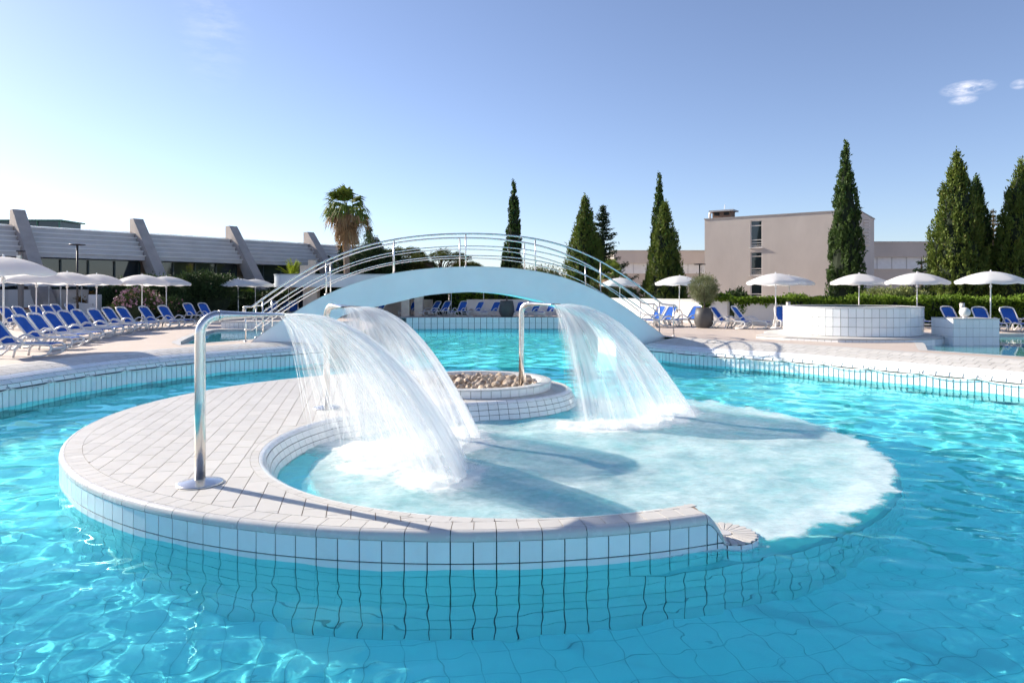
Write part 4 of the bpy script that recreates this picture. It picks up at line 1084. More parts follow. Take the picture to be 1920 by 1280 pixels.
for px, w in ((576, .95), (757, .55), (782, .55)):
    MB().box((lx(px), 1.0, z0 / 2), (w, .7, z0)).build('column', mst, pv)
MB().box((lx(730), 3.4, .55), (lx(800) - lx(660), .5, 1.1)).build('bar_counter', mst, pv)
MB().box(((lx(600) + lx(800)) / 2, 5.2, z0 / 2), (lx(800) - lx(600), .2, z0)).build('back_wall', simple('dark_back', (.05, .045, .04), .9), pv)
cpx = [(545, 503, 570), (575, 497, 515)]
for px in (560, 572):
    pass
MB().box((lx(570), .8, z1 + .32), (.85, .6, .62)).build('chimney', mst, pv); MB().box((lx(579), .8, z1 + .75), (.4, .5, .5)).build('chimney_cap', mst, pv)
# ------------------------------------------------------------------ low walls, hedged terrace wall, posts, lamps
mww = simple('white_wall', (.72, .68, .65), .8, .05, 1.0, bump=.08)
def lowwall(pts, h, th, label, name='garden_wall', z=DECK, mat=None):
    t = empty(name, (pts[0][0], pts[0][1], z)); tag(t, label, 'wall'); p = Path([(x - pts[0][0], y - pts[0][1]) for x, y in pts], 1)
    o = MB(); m = [(-th / 2, 0), (-th / 2, h), (th / 2, h), (th / 2, 0)]; sweep(o, p, m, step=.8)
    n = (len(o.v) // 4 - 1) * 4; o.f += [(0, 1, 2, 3), (n + 3, n + 2, n + 1, n)]
    o.build('wall_body', mat or mww, t)
    c = MB(); sweep(c, p, [(-th / 2 - .03, h - .002), (-th / 2 - .03, h + .05), (th / 2 + .03, h + .05), (th / 2 + .03, h - .002)], step=.8); c.build('coping', mat or mww, t)
    return t
lowwall([(-3.2, 49.0), (2.5, 48.4), (5.0, 47.2)], 1.05, .3, 'white garden wall behind the loungers seen under the bridge')
lowwall([(6.2, 42.6), (8.3, 38.6), (10.2, 36.4), (11.2, 35.6)], 1.22, .3, 'white garden wall right of the bridge behind three loungers')
lowwall([(11.3, 34.9), (13.6, 34.4)], 1.05, .3, 'short white wall under the hanging ivy beside the olive pot')
cw = lowwall([(-36, 44.5), (-31.5, 43.0), (-28.2, 42.6), (-26.6, 43.2)], 1.75, .25, 'tall white curved wall behind the left umbrellas')
bench = empty('curved_bench', (-32, 40.0, DECK)); tag(bench, 'curved tiled bench with red brown top in front of the white curved wall', 'bench')
bp = Path([(-3.5, -.4), (-1, .0), (1.2, .5), (3.0, 1.4), (3.6, 2.2)], 1)
o = MB(); sweep(o, bp, [(-.3, 0), (-.3, .62), (.3, .62), (.3, 0)], step=.5); o.build('bench_body', simple('tan_tile', (.45, .36, .28), .7), bench)
o = MB(); sweep(o, bp, [(-.36, .62), (-.36, .70), (.36, .70), (.36, .62)], step=.5); o.build('bench_top', simple('red_brown', (.24, .09, .06), .5), bench)
msh = simple('pale_timber', (.62, .58, .54), .7)
kb = empty('white_kiosk', (at(156, 600, 40).x, 40, DECK)); tag(kb, 'low white cabinet standing behind the left loungers', 'cabinet')
MB().box((0, 0, .5), (1.6, .8, 1.0)).build('cabinet_body', msh, kb, bevel=.02); MB().box((.75, -.1, .75), (.5, .5, 1.5)).build('cabinet_pillar', mww, kb, bevel=.02); MB().box((0, -.41, .5), (.02, .02, .9)).build('door_gap', mfr, kb)
mblk = simple('black_metal', (.035, .03, .03), .5)
def lamp_post(px, pytop, Y, label, w=.75):
    top = at(px, pytop, Y); t = empty('lamp_post', (top.x, Y, DECK)); tag(t, label, 'lamp post', 'flat topped black lamp posts'); h = top.z - DECK
    MB().tube([(0, 0, 0), (0, 0, h)], .05, 10).build('post', mblk, t, True); MB().lathe([(0, .03), (w / 2, .0), (w / 2, -.05), (0, -.07)], (0, 0, h), 20).build('lamp_head', mblk, t, True)
    MB().lathe([(.12, 0), (.12, .04), (.05, .05)], (0, 0, 0), 12).build('base', mblk, t)
lamp_post(145, 458, 36, 'black flat topped lamp post in front of the hall roof')
lamp_post(1312, 495, 52, 'black flat topped lamp post left of the rendered block', .9)
def tall_post(px, py, Y, label):
    top = at(px, py, Y); t = empty('sunshade_post', (top.x, Y, DECK)); tag(t, label, 'post'); h = top.z - DECK
    MB().box((0, 0, h / 2), (.20, .20, h)).build('shaft', simple('post_brown', (.22, .19, .17), .7), t, bevel=.01); MB().box((0, 0, h + .03), (.30, .30, .06)).build('post_cap', mblk, t); MB().box((.0, -.12, h - .35), (.22, .12, .30)).build('floodlight', MT['steel'], t)
tall_post(39, 472, 38, 'brown square post with a floodlight behind the left umbrellas')
def bollard(px, pytop, pyb, label):
    p = gp(px, pyb, DECK); t = empty('bollard_light', p[:]); tag(t, label, 'bollard light', 'slim bollard lights'); h = at(px, pytop, p.y).z - DECK
    MB().tube([(0, 0, 0), (0, 0, h - .35)], .085, 12).build('shaft', simple('bollard_grey', (.45, .43, .42), .5), t, True); MB().tube([(0, 0, h - .35), (0, 0, h)], .10, 12).build('lamp_glass', simple('bollard_glass', (.62, .60, .57), .3), t, True)
    MB().lathe([(0, .04), (.105, .02), (.105, 0)], (0, 0, h), 12).build('cap', mblk, t)
bollard(1478, 566, 612, 'slim bollard light between loungers left of the raised tub')
bollard(1804, 568, 616, 'slim bollard light behind the globe lamp')
bs = empty('water_fountain_arch', gp(1273, 613, DECK)); tag(bs, 'small curved steel grab rail beside the right end of the bridge', 'grab rail')
MB().tube([(-.28, .5, 0), (-.28, .5, .62), (-.20, .5, .78), (0, .5, .84), (.2, .5, .78), (.28, .5, .62), (.28, .5, .0)], .022, 8).build('tube', MT['steel'], bs, True)
# ------------------------------------------------------------------ sun loungers
mpl = simple('white_resin', (.70, .69, .68), .35, .03, 6); 
mbl = Mat('blue_textilene'); wv = mbl.n.new('ShaderNodeTexWave'); wv.inputs['Scale'].default_value = 60; wv.inputs['Distortion'].default_value = 0
mbl.base(mbl.mixc(mbl.ramp(mbl.wnoise(3, 4), [(.3, (0, 0, 0)), (.7, (1, 1, 1))]), (.025, .095, .38), (.04, .13, .48))); mbl.set(Roughness=.85); mbl.p.inputs['Specular IOR Level'].default_value = .1; MT['blue'] = mbl.m
def make_lounger():
    t = empty('sun_lounger')
    ang = math.radians(52); bl = .80; hx, hz = .70, .34
    def bk(u, y, off=0): return (hx - u * math.cos(ang) - off * math.sin(ang), y, hz + u * math.sin(ang) - off * math.cos(ang) * -1 * -1)
    MB().box((0, 0, 0), (1.12, .52, .018)).build('seat', MT['blue'], t, loc=(1.27, 0, .335))
    for k in range(3): MB().box((.85 + .40 * k, 0, .322), (.05, .56, .02)).build('cross_slat', mpl, t)
    bp_ = MB(); pts = [(.03, -.25), (.70, -.25), (.755, -.20), (.775, -.10), (.775, .10), (.755, .20), (.70, .25), (.03, .25)]
    n = len(pts); f = [bk(u, y) for u, y in pts]; bks = [bk(u, y, .018) for u, y in pts]
    bp_.add(f + bks, [tuple(range(n)), tuple(range(2 * n - 1, n - 1, -1))] + [(i, (i + 1) % n, n + (i + 1) % n, n + i) for i in range(n)]); b = bp_.build('backrest', MT['blue'], t)
    fr = [(0, -.29), (.35, -.29), (.70, -.29), (.80, -.24), (.84, -.12), (.845, 0), (.84, .12), (.80, .24), (.70, .29), (.35, .29), (0, .29)]
    MB().tube([bk(u, y) for u, y in fr], .032, 6).build('back_frame', mpl, b, True)
    for s in (-1, 1):
        y = .30 * s
        MB().tube([(1.45, y, .03), (1.62, y, .03), (1.80, y, .07), (1.90, y, .17), (1.91, y, .27), (1.84, y, .335), (1.5, y, .345), (.9, y, .34), (.45, y, .32), (.18, y, .30)], .030, 6).build('side_rail', mpl, t, True)
        MB().tube([(1.30, y * 1.12, .34), (1.16, y * 1.16, .45), (1.0, y * 1.18, .535), (.84, y * 1.18, .545), (.70, y * 1.16, .47), (.58, y * 1.14, .34), (.46, y * 1.12, .17), (.30, y * 1.10, .03), (.16, y * 1.10, .03)], .028, 6).build('armrest', mpl, t, True)
        MB().tube([(.20, y, .31), (.12, y, .16), (.06, y * 1.05, .0)], .028, 6).build('leg', mpl, t, True)
        MB().tube([(1.18, y, .34), (1.02, y, .20), (.98, y * 1.04, .0)], .028, 6).build('leg', mpl, t, True)
    MB().tube([(1.89, -.30, .22), (1.93, 0, .22), (1.89, .30, .22)], .03, 6).build('foot_bar', mpl, t, True)
    return t
LPROTO = tree_of(make_lounger()); first = [True]
ORD = ['first', 'second', 'third', 'fourth', 'fifth', 'sixth', 'seventh', 'eighth', 'ninth', 'tenth', 'eleventh', 'twelfth']
def lounger(x, y, heading, label, group, from_foot=True):
    """heading: direction the feet point to, degrees; x, y: foot end on the deck"""
    if first[0]: o = LPROTO[0]; first[0] = False
    else: o = copy_tree(LPROTO)
    h = math.radians(heading); L = 1.90 if from_foot else 0
    o.location = (x - L * math.cos(h), y - L * math.sin(h), DECK); o.rotation_euler = (0, 0, h); tag(o, label, 'sun lounger', group); return o
front = [(108, 668), (146, 654), (158, 646), (184, 641), (202, 635), (222, 630), (242, 626), (266, 621), (288, 619), (328, 616), (356, 613)]
for k, (a, b) in enumerate(front):
    p = gp(a, b, DECK); lounger(p.x, p.y, 4 - 2.0 * k + (0, 2, -3, 1)[k % 4], 'blue and white sun lounger, %s along the left bank counting from the camera' % ORD[k], 'front row of loungers on the left bank')
backr = [(70, 618), (98, 616), (118, 612), (142, 609), (160, 606), (176, 603), (200, 600.5)]
for k, (a, b) in enumerate(backr):
    p = gp(a, b, DECK); lounger(p.x, p.y, -8 + (0, 5, -4)[k % 3], 'blue and white sun lounger, %s of the back row under the left umbrellas' % ORD[k], 'back row of loungers on the left')
for k, (a, b) in enumerate([(386, 602.5), (414, 601.5)]):
    p = gp(a, b, DECK); lounger(p.x, p.y, -30, ('blue and white sun lounger left of the pair near the bridge railing' , 'blue and white sun lounger right of the pair near the bridge railing')[k], 'pair of loungers by the left garden')
for k, px in enumerate((428, 449, 462, 490, 507, 526, 552)):
    p = at(px, 545, 47.5 + (k % 2)); lounger(p.x, p.y - .4, -75 - 7 * (k % 3), 'blue and white sun lounger seen through the bridge railing, %s from the left' % ORD[k], 'loungers behind the left bridge railing')
for k, (px, Y) in enumerate(((700, 47), (766, 47.3), (800, 46.8), (822, 46.6), (858, 46.4), (882, 46.4), (916, 46.2), (968, 45.8), (990, 45.6), (1022, 45.4))):
    p = at(px, 545, Y); lounger(p.x - .35, p.y - .6, 236 + (0, 8, -6)[k % 3], 'blue and white sun lounger under the bridge, %s from the left in the far row' % ORD[k], 'far row of loungers seen under the bridge')
for k, (px, py, h) in enumerate(((1196, 612, 215), (1216, 614, 215), (1262, 612.5, 212))):
    p = gp(px, py, DECK); lounger(p.x, p.y, h, ('blue and white sun lounger nearest the right foot of the bridge', 'blue and white sun lounger in the middle between bridge foot and olive pot', 'blue and white sun lounger just left of the olive pot')[k], 'loungers between the bridge and the olive pot')
for k, (px, py, h, lb) in enumerate(((1402, 617, -42, 'blue and white sun lounger first to the right of the olive pot'), (1443, 617, -42, 'blue and white sun lounger second to the right of the olive pot'), (1478, 616, -100, 'blue and white sun lounger half hidden by the left side of the tub'),
        (1742, 617, -80, 'blue and white sun lounger peeking out right of the tub'), (1822, 619, -88, 'blue and white sun lounger behind the globe lamp'), (1874, 622, -98, 'blue and white sun lounger under the rightmost umbrella'), (1930, 623, -98, 'blue and white sun lounger cut by the right edge of the picture'))):
    p = gp(px, py, DECK); lounger(p.x, p.y, h, lb, 'loungers in front of the right hedge')
# ------------------------------------------------------------------ umbrellas
mcv = Mat('white_canvas'); mcv.base(mcv.ramp(mcv.wnoise(2, 4), [(.3, (.80, .80, .81)), (.7, (.86, .86, .86))])); mcv.set(Roughness=.8)
tlc = mcv.n.new('ShaderNodeBsdfTranslucent'); tlc.inputs['Color'].default_value = (.8, .8, .8, 1); mxx = mcv.n.new('ShaderNodeMixShader'); mxx.inputs[0].default_value = .42
mcv.link(mcv.p.outputs[0], mxx.inputs[1]); mcv.link(tlc.outputs[0], mxx.inputs[2]); mcv.link(mxx.outputs[0], mcv.o.inputs['Surface'])
mpo = simple('white_pole', (.74, .73, .72), .35)
def make_umbrella():
    t = empty('umbrella'); R, H, rise = 1.28, 2.52, .40
    c = MB(); NG, SU = 8, 6; rings = 8
    c.v.append((0, 0, H))
    for i in range(1, rings + 1):
        f = i / rings
        for k in range(NG * SU):
            a = 2 * math.pi * k / (NG * SU); g_ = abs(((k / SU) % 1) - .5) * 2          # 1 on the rib, 0 mid gore
            rad = R * f * (1 - .045 * (1 - g_ ** 2) * f); z = H - rise * (f ** 1.75) * (1 + .07 * (1 - g_ ** 2) * f) + .0
            c.v.append((rad * math.cos(a), rad * math.sin(a), z))
    n = NG * SU
    for k in range(n): c.f.append((0, 1 + k, 1 + (k + 1) % n))
    for i in range(rings - 1):
        for k in range(n): a = 1 + i * n + k; b = 1 + i * n + (k + 1) % n; c.f.append((a, a + n, b + n, b))
    o_ = len(c.v)
    for k in range(n):                                               # short valance
        a = 2 * math.pi * k / n; v = c.v[1 + (rings - 1) * n + k]; g_ = abs(((k / SU) % 1) - .5) * 2
        c.v.append((v[0] * 1.002, v[1] * 1.002, v[2] - .085 - .03 * (1 - g_)))
    for k in range(n): a = 1 + (rings - 1) * n + k; b = 1 + (rings - 1) * n + (k + 1) % n; c.f.append((a, o_ + k, o_ + (k + 1) % n, b))
    cv = c.build('canopy', mcv.m, t, True); shade(cv.data, 60)
    MB().tube([(0, 0, 0), (0, 0, H - .02)], .024, 10).build('pole', mpo, t, True)
    MB().lathe([(.0, .07), (.02, .06), (.03, .03), (.028, 0)], (0, 0, H - .005), 12).build('finial', mpo, t, True)
    MB().lathe([(.0, .24), (.045, .24), (.05, .06), (.24, .045), (.25, .0)], (0, 0, 0), 16).build('base', mpo, t, True)
    MB().lathe([(.0, .0), (.05, 0), (.05, .1), (0, .1)], (0, 0, 1.85), 10).build('hub', mpo, t, True)
    for k in range(8):
        a = 2 * math.pi * k / 8; p = [(R * f * math.cos(a), R * f * math.sin(a), H - .03 - rise * f ** 1.75) for f in (.02, .4, .7, .97)]
        MB().tube(p, .008, 4).build('rib', mpo, t)
    return t
UP = tree_of(make_umbrella()); uf = [True]
def umbrella(x, y, label, group, rz=0, s=1.0):
    if uf[0]: o = UP[0]; uf[0] = False
    else: o = copy_tree(UP)
    o.location = (x, y, DECK); o.rotation_euler = (random.uniform(-.012, .012), random.uniform(-.012, .012), rz); o.scale = (s, s, s); tag(o, label, 'umbrella', group)
gl_ = 'white umbrellas over the left loungers'
umbrella(-15.0, 20.3, 'largest white umbrella cut by the left edge of the picture', gl_, .2, 1.08)
for (px, Y, lb) in ((67.7, 26.5, 'white umbrella just behind the one cut by the left edge'), (125, 29.5, 'white umbrella third along the left bank, over the middle loungers'), (181, 33.0, 'white umbrella fourth along the left bank'),
        (266, 34.2, 'white umbrella with the pink oleander right behind its pole'), (312, 38.0, 'white umbrella at the far right end of the left row'),
        (91.6, 41, 'white umbrella in the second row before the curved white wall'), (114, 40, 'white umbrella in the second row at the end of the curved white wall'), (152.7, 42, 'white umbrella in the second row beside the low white cabinet'), (-5, 44, 'white umbrella at far left beside the curved white wall')):
    umbrella(at(px, 545, Y).x, Y, lb, gl_, random.random())
for (px, Y, lb) in ((419.6, 47, 'white umbrella leftmost of the three left of the bridge'), (447, 44.5, 'white umbrella in the middle of the three left of the bridge'), (478.5, 47.5, 'white umbrella rightmost of the three left of the bridge'),
        (541, 49, 'white umbrella left of the pavilion column, behind the railing'), (846, 47.6, 'white umbrella hidden behind the bridge crown, left pole under the arch'), (907, 47.6, 'white umbrella hidden behind the bridge crown, right pole under the arch')):
    umbrella(at(px, 545, Y).x, Y, lb, 'white umbrellas beyond the bridge', random.random())
for (px, Y, lb) in ((1162, 42.5, 'white umbrella between the bridge railing and the wide cypress'), (1273, 36.5, 'white umbrella just left of the olive tree'), (1455, 31.6, 'white umbrella right of the olive tree, over the side table'), (1480, 36, 'white umbrella half hidden behind the one over the side table'),
        (1610, 32.5, 'white umbrella right in front of the tall dark cypress'), (1719, 30.5, 'white umbrella over the right end of the raised tub'), (1857, 28.4, 'rightmost white umbrella, over the lounger near the right edge')):
    umbrella(at(px, 545, Y).x, Y, lb, 'white umbrellas on the right terrace', random.random())
# ------------------------------------------------------------------ side tables
def make_table():
    t = empty('side_table'); MB().box((0, 0, .43), (.62, .50, .03)).build('table_top', mpl, t, bevel=.01)
    for sx in (-1, 1):
        for sy in (-1, 1): MB().tube([(sx * .25, sy * .19, .42), (sx * .28, sy * .22, 0)], .018, 6).build('leg', mpl, t)
    MB().box((0, 0, .30), (.50, .03, .05)).build('brace', mpl, t); return t
TP = tree_of(make_table()); tf = [True]
for (px, py, lb) in ((1468, 612.5, 'white resin side table at the foot of the umbrella right of the olive'), (1770, 612, 'white resin side table behind the tiled block'), (884, 590.5, 'white resin side table between loungers under the bridge'), (72, 646, 'white resin side table between the nearest left loungers'), (1905, 615, 'white resin side table near the right edge')):
    if tf[0]: o = TP[0]; tf[0] = False
    else: o = copy_tree(TP)
    p = gp(px, py, DECK); o.location = p; o.rotation_euler = (0, 0, random.uniform(-.3, .3)); tag(o, lb, 'side table', 'white side tables')
# ------------------------------------------------------------------ vegetation
def foliage(name, dark, light, scale=1.2, transl=.22, warm=None):
    m = Mat(name); g_ = m.n.new('ShaderNodeNewGeometry'); rp = g_.outputs['Random Per Island']
    f = m.wnoise(scale, 4, .6); c = m.mixc(m.ramp(f, [(.36, (0, 0, 0)), (.64, (1, 1, 1))]), dark, light)
    c = m.mixc(m.ramp(rp, [(0, (0, 0, 0)), (1, (.75, .75, .75))]), c, [min(1, x * 1.55) for x in light])
    if warm: c = m.mixc(m.ramp(rp, [(.86, (0, 0, 0)), (.95, (.8, .8, .8))]), c, warm)
    m.base(c); m.set(Roughness=.65); m.p.inputs['Specular IOR Level'].default_value = .25
    t = m.n.new('ShaderNodeBsdfTranslucent'); m.link(c, t.inputs['Color']); x = m.n.new('ShaderNodeMixShader'); x.inputs[0].default_value = transl
    m.link(m.p.outputs[0], x.inputs[1]); m.link(t.outputs[0], x.inputs[2]); m.link(x.outputs[0], m.o.inputs['Surface']); return m.m
FO = dict(cyp=foliage('cypress_leaf', (.030, .060, .012), (.11, .15, .025), .9, warm=(.12, .11, .03)), cypd=foliage('dark_cypress_leaf', (.020, .045, .012), (.055, .095, .022), .9),
          fir=foliage('fir_needle', (.010, .026, .014), (.028, .055, .024), .9), blue=foliage('bluish_needle', (.020, .065, .045), (.045, .12, .075), 1.1),
          pine=foliage('pine_needle', (.025, .04, .010), (.085, .10, .022), .6), hedge=foliage('hedge_leaf', (.03, .065, .006), (.13, .21, .018), 1.1, .3),
          shade=foliage('shrub_leaf', (.012, .028, .010), (.04, .07, .022), .8), olive=foliage('olive_leaf', (.075, .085, .04), (.20, .215, .11), 2.0),
          bright=foliage('bamboo_leaf', (.08, .12, .006), (.30, .36, .03), 1.2, .35), brown=foliage('dry_needle', (.05, .045, .025), (.12, .10, .055), 1.0),
          pale=foliage('pale_shrub_leaf', (.08, .10, .025), (.22, .25, .09), 1.2), orange=foliage('orange_leaf', (.05, .06, .01), (.20, .12, .02), 1.5, warm=(.5, .16, .03)),
          pink=foliage('oleander_leaf', (.02, .045, .012), (.06, .10, .03), 1.2, warm=(.55, .22, .32)), palm=foliage('palm_leaf', (.04, .065, .008), (.13, .17, .03), 1.0, .3), dead=foliage('dead_palm_leaf', (.12, .07, .035), (.26, .16, .08), 1.5, .2))
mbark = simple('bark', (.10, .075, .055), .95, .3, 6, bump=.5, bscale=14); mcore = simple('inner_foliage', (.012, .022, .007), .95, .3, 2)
VR = np.random.default_rng(21)
def nrm(a): return a / (np.linalg.norm(a, axis=-1, keepdims=True) + 1e-9)
def leaf_obj(name, P, U, size, aspect, mat, parent, r=VR):
    """diamond leaves at P along U"""
    n = len(P); U = nrm(U + r.normal(0, .35, U.shape)); S = nrm(np.cross(U, r.normal(0, 1, (n, 3)))); s = size * r.uniform(.6, 1.4, (n, 1)); w = s * aspect
    B = np.cross(U, S) * s * .12
    V = np.stack([P - U * s * .5, P + S * w * .5 + B, P + U * s * .5, P - S * w * .5 + B], 1).reshape(-1, 3); F = np.arange(4 * n).reshape(n, 4)
    return mesh_attr(name, V, F, None, mat, parent)
def clumps(C, Nrm, per, spread, r=VR, outward=.6, up=.8):
    """leaf positions gathered in clumps around C"""
    n = len(C); P = np.repeat(C, per, 0) + r.normal(0, 1, (n * per, 3)) * spread; U = np.repeat(Nrm, per, 0) * outward + np.array([0, 0, up]) + r.normal(0, .3, (n * per, 3)); return P, U
def spindle(h, R, low=.10, p=1.25, lump=.14, seed=0, lean=0):
    r = np.random.default_rng(seed); ph = r.uniform(0, 6.28, 12); kz = r.uniform(3, 14, 12) / h * 3; ka = r.integers(1, 6, 12)
    def rad(f, a):
        base = np.where(f < low, (.55 + .45 * (f / low) ** .7), np.clip(1 - ((f - low) / (1 - low)) ** p, 0, 1))
        l = sum(np.sin(ka[i] * a + kz[i] * f * h + ph[i]) for i in range(12)) / 12 * 2.2
        return R * base * (1 + lump * l) + .03
    return rad
def cypress(px, pytop, Y, R, label, mat='cyp', seed=1, p=1.25, lump=.16, n=420, leaf=.20, group='cypresses around the terrace', base=None):
    top = at(px, pytop, Y); h = top.z - DECK; t = empty('cypress_tree', (top.x, Y, DECK)); tag(t, label, 'tree', group); r = np.random.default_rng(seed)
    MB().tube([(0, 0, 0), (.03, 0, h * .4), (0, 0, h * .9)], [R * .16, R * .10, .03], 8).build('trunk', mbark, t, True)
    rad = spindle(h, R, .12, p, lump, seed)
    m = int(n * max(1, h * R / 8)); f = r.uniform(.01, .995, m * 3); keep = r.random(m * 3) < (rad(f, f * 0) / R * .85 + .15); f = f[keep][:m]; a = r.uniform(0, 2 * np.pi, len(f))
    q = rad(f, a) * np.sqrt(r.uniform(.55, 1.06, len(f))); C = np.c_[q * np.cos(a), q * np.sin(a), f * h]; N_ = np.c_[np.cos(a), np.sin(a), 0 * a]
    P, U = clumps(C, N_, 22, np.array([.062, .062, .15]) * (R / 1.2) ** .5, r, .45, 1.0)
    leaf_obj('crown', P, U, leaf, .36, FO[mat], t, r)
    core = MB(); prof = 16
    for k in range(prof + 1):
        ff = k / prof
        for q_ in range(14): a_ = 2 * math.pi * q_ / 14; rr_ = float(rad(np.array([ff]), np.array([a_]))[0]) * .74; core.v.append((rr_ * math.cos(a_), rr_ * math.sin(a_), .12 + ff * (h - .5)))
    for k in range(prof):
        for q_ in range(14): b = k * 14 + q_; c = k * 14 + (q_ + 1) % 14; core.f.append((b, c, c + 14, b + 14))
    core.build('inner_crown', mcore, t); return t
cypress(963, 338, 58, .66, 'slender dark cypress standing alone behind the bridge crown', 'cypd', 1, 3.2, .07)
cypress(946, 456, 57, .45, 'small cypress tip beside the slender one behind the bridge', 'cypd', 12, 1.6, .1, 300)
cypress(1097, 371, 52, 1.85, 'conical cypress behind the right side of the bridge', 'cyp', 2, 1.5, .18)
cypress(1236, 322, 53, .85, 'tall thin cypress rising behind the wide green one', 'cypd', 3, 1.5, .08)
cypress(1246, 380, 48.5, 1.42, 'wide bright green cypress left of the rendered block', 'cyp', 4, 1.8, .20)
cypress(1264, 455, 48.2, .72, 'low side stem of the wide green cypress', 'cypd', 14, 1.2, .2)
cypress(1586, 268, 44, 1.08, 'tallest dark cypress in front of the rendered block', 'cypd', 5, 1.9, .14)
cypress(1795, 288, 40, 1.6, 'broad green cypress near the right edge', 'cyp', 6, 2.0, .16)
cypress(1830, 332, 40.8, 1.05, 'second stem of the broad green cypress near the right edge', 'cypd', 7, 2.2, .16)
cypress(1914, 303, 39, 1.75, 'big cypress cut by the right edge of the picture', 'cyp', 8, 1.5, .18)
def fir(px, pytop, Y, R, label, mat='fir', seed=1, sparse=1.0, group='conifers behind the terrace'):
    top = at(px, pytop, Y); h = top.z - DECK; t = empty('conifer', (top.x, Y, DECK)); tag(t, label, 'tree', group); r = np.random.default_rng(seed)
    MB().tube([(0, 0, 0), (0, 0, h * .6), (0, 0, h * .98)], [.16, .09, .015], 8).build('trunk', mbark, t, True)
    C = []; N_ = []; lim = MB(); z = .5
    while z < h - .15:
        f = z / h; L = R * (1 - f) ** .9 * r.uniform(.75, 1.15) + .08; nb = int(5 + 3 * (1 - f))
        for k in range(nb):
            a = r.uniform(0, 2 * math.pi); l = L * r.uniform(.65, 1.12); d = np.array([math.cos(a), math.sin(a), 0])
            end = d * l + np.array([0, 0, z + .10 * l]); lim.tube([(0, 0, z), tuple((d * l * .5 + np.array([0, 0, z - .06 * l]))), tuple(end)], [.03, .02, .008], 4, False)
            for s in np.arange(.15, 1.02, .16 / sparse / max(l, .3)):
                p = d * l * s + np.array([0, 0, z - .10 * l * math.sin(s * math.pi) + .12 * l * s * s]); C.append(p); N_.append(d)
        z += r.uniform(.16, .30) * (1.0 if sparse >= 1 else 1.5)
    lim.build('limb', mbark, t); P, U = clumps(np.array(C), np.array(N_), 16, np.array([.10, .10, .06]), r, 1.0, .25); leaf_obj('crown', P, U, .20, .24, FO[mat], t, r); return t
fir(1130, 384, 55, 3.4, 'dark layered fir beside the conical cypress', 'fir', 3)
fir(640, 455, 54, 1.7, 'dark fir left of the palm trunk', 'fir', 4)
fir(692, 420, 60, 1.35, 'blue green conifer right of the palm', 'blue', 5)
fir(1862, 388, 50, 1.7, 'thin brownish conifer between the two right cypresses', 'brown', 6, .6)
fir(1728, 480, 41, 1.9, 'low spreading cedar left of the broad green cypress', 'fir', 7, .6)
def shrub(px, pytop, Y, w, label, mat, seed=1, name='shrub', group='garden shrubs', zb=DECK, depth=None, n=60, per=34, leaf=.13, aspect=.45, flower=None, cat='shrub'):
    top = at(px, pytop, Y); h = top.z - zb; t = empty(name, (top.x, Y, zb)); tag(t, label, cat, group); r = np.random.default_rng(seed); d = depth or w * .8
    st = MB()
    for k in range(5): a = r.uniform(0, 6.28); st.tube([(0.1 * math.cos(a), .1 * math.sin(a), 0), (w * .18 * math.cos(a), d * .18 * math.sin(a), h * .45), (w * .3 * math.cos(a), d * .3 * math.sin(a), h * .8)], [.04, .03, .01], 5, False)
    st.build('stem', mbark, t)
    n = int(n * max(1, w * h / 2.5)); u = nrm(r.normal(0, 1, (n, 3))); u[:, 2] = np.abs(u[:, 2]) * 1.0 - .25 * r.random(n); q = r.uniform(.55, 1.0, (n, 1)) ** .5
    wob = 1 + .18 * np.sin(u[:, :1] * 5 + seed) * np.cos(u[:, 1:2] * 4 + seed * 2)
    C = u * q * wob * np.array([w / 2, d / 2, h * .52]) + np.array([0, 0, h * .46]); C[:, 2] = np.clip(C[:, 2], .05, h)
    P, U = clumps(C, u, per, np.array([.12, .12, .10]) * max(.8, w / 2.2), r, .8, .6); leaf_obj('crown', P, U, leaf, aspect, FO[mat], t, r)
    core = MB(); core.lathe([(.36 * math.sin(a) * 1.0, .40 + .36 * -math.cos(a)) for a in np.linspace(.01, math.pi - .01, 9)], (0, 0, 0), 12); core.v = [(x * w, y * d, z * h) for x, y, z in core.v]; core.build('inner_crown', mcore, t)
    if flower:
        k = 75; fl2 = nrm(r.normal(0, 1, (k, 3))); fl2[:, 2] = np.abs(fl2[:, 2]); fl2[:, 1] = -np.abs(fl2[:, 1]); P = fl2 * np.array([w / 2, d / 2, h * .55]) * 1.03 + np.array([0, 0, h * .46]); P = np.repeat(P, 5, 0) + r.normal(0, .05, (k * 5, 3))
        leaf_obj('blossom', P, r.normal(0, 1, P.shape), .10, .8, flower, t, r)
    return t
mpinkf = simple('pink_blossom', (.42, .24, .31), .7, .2, 9)
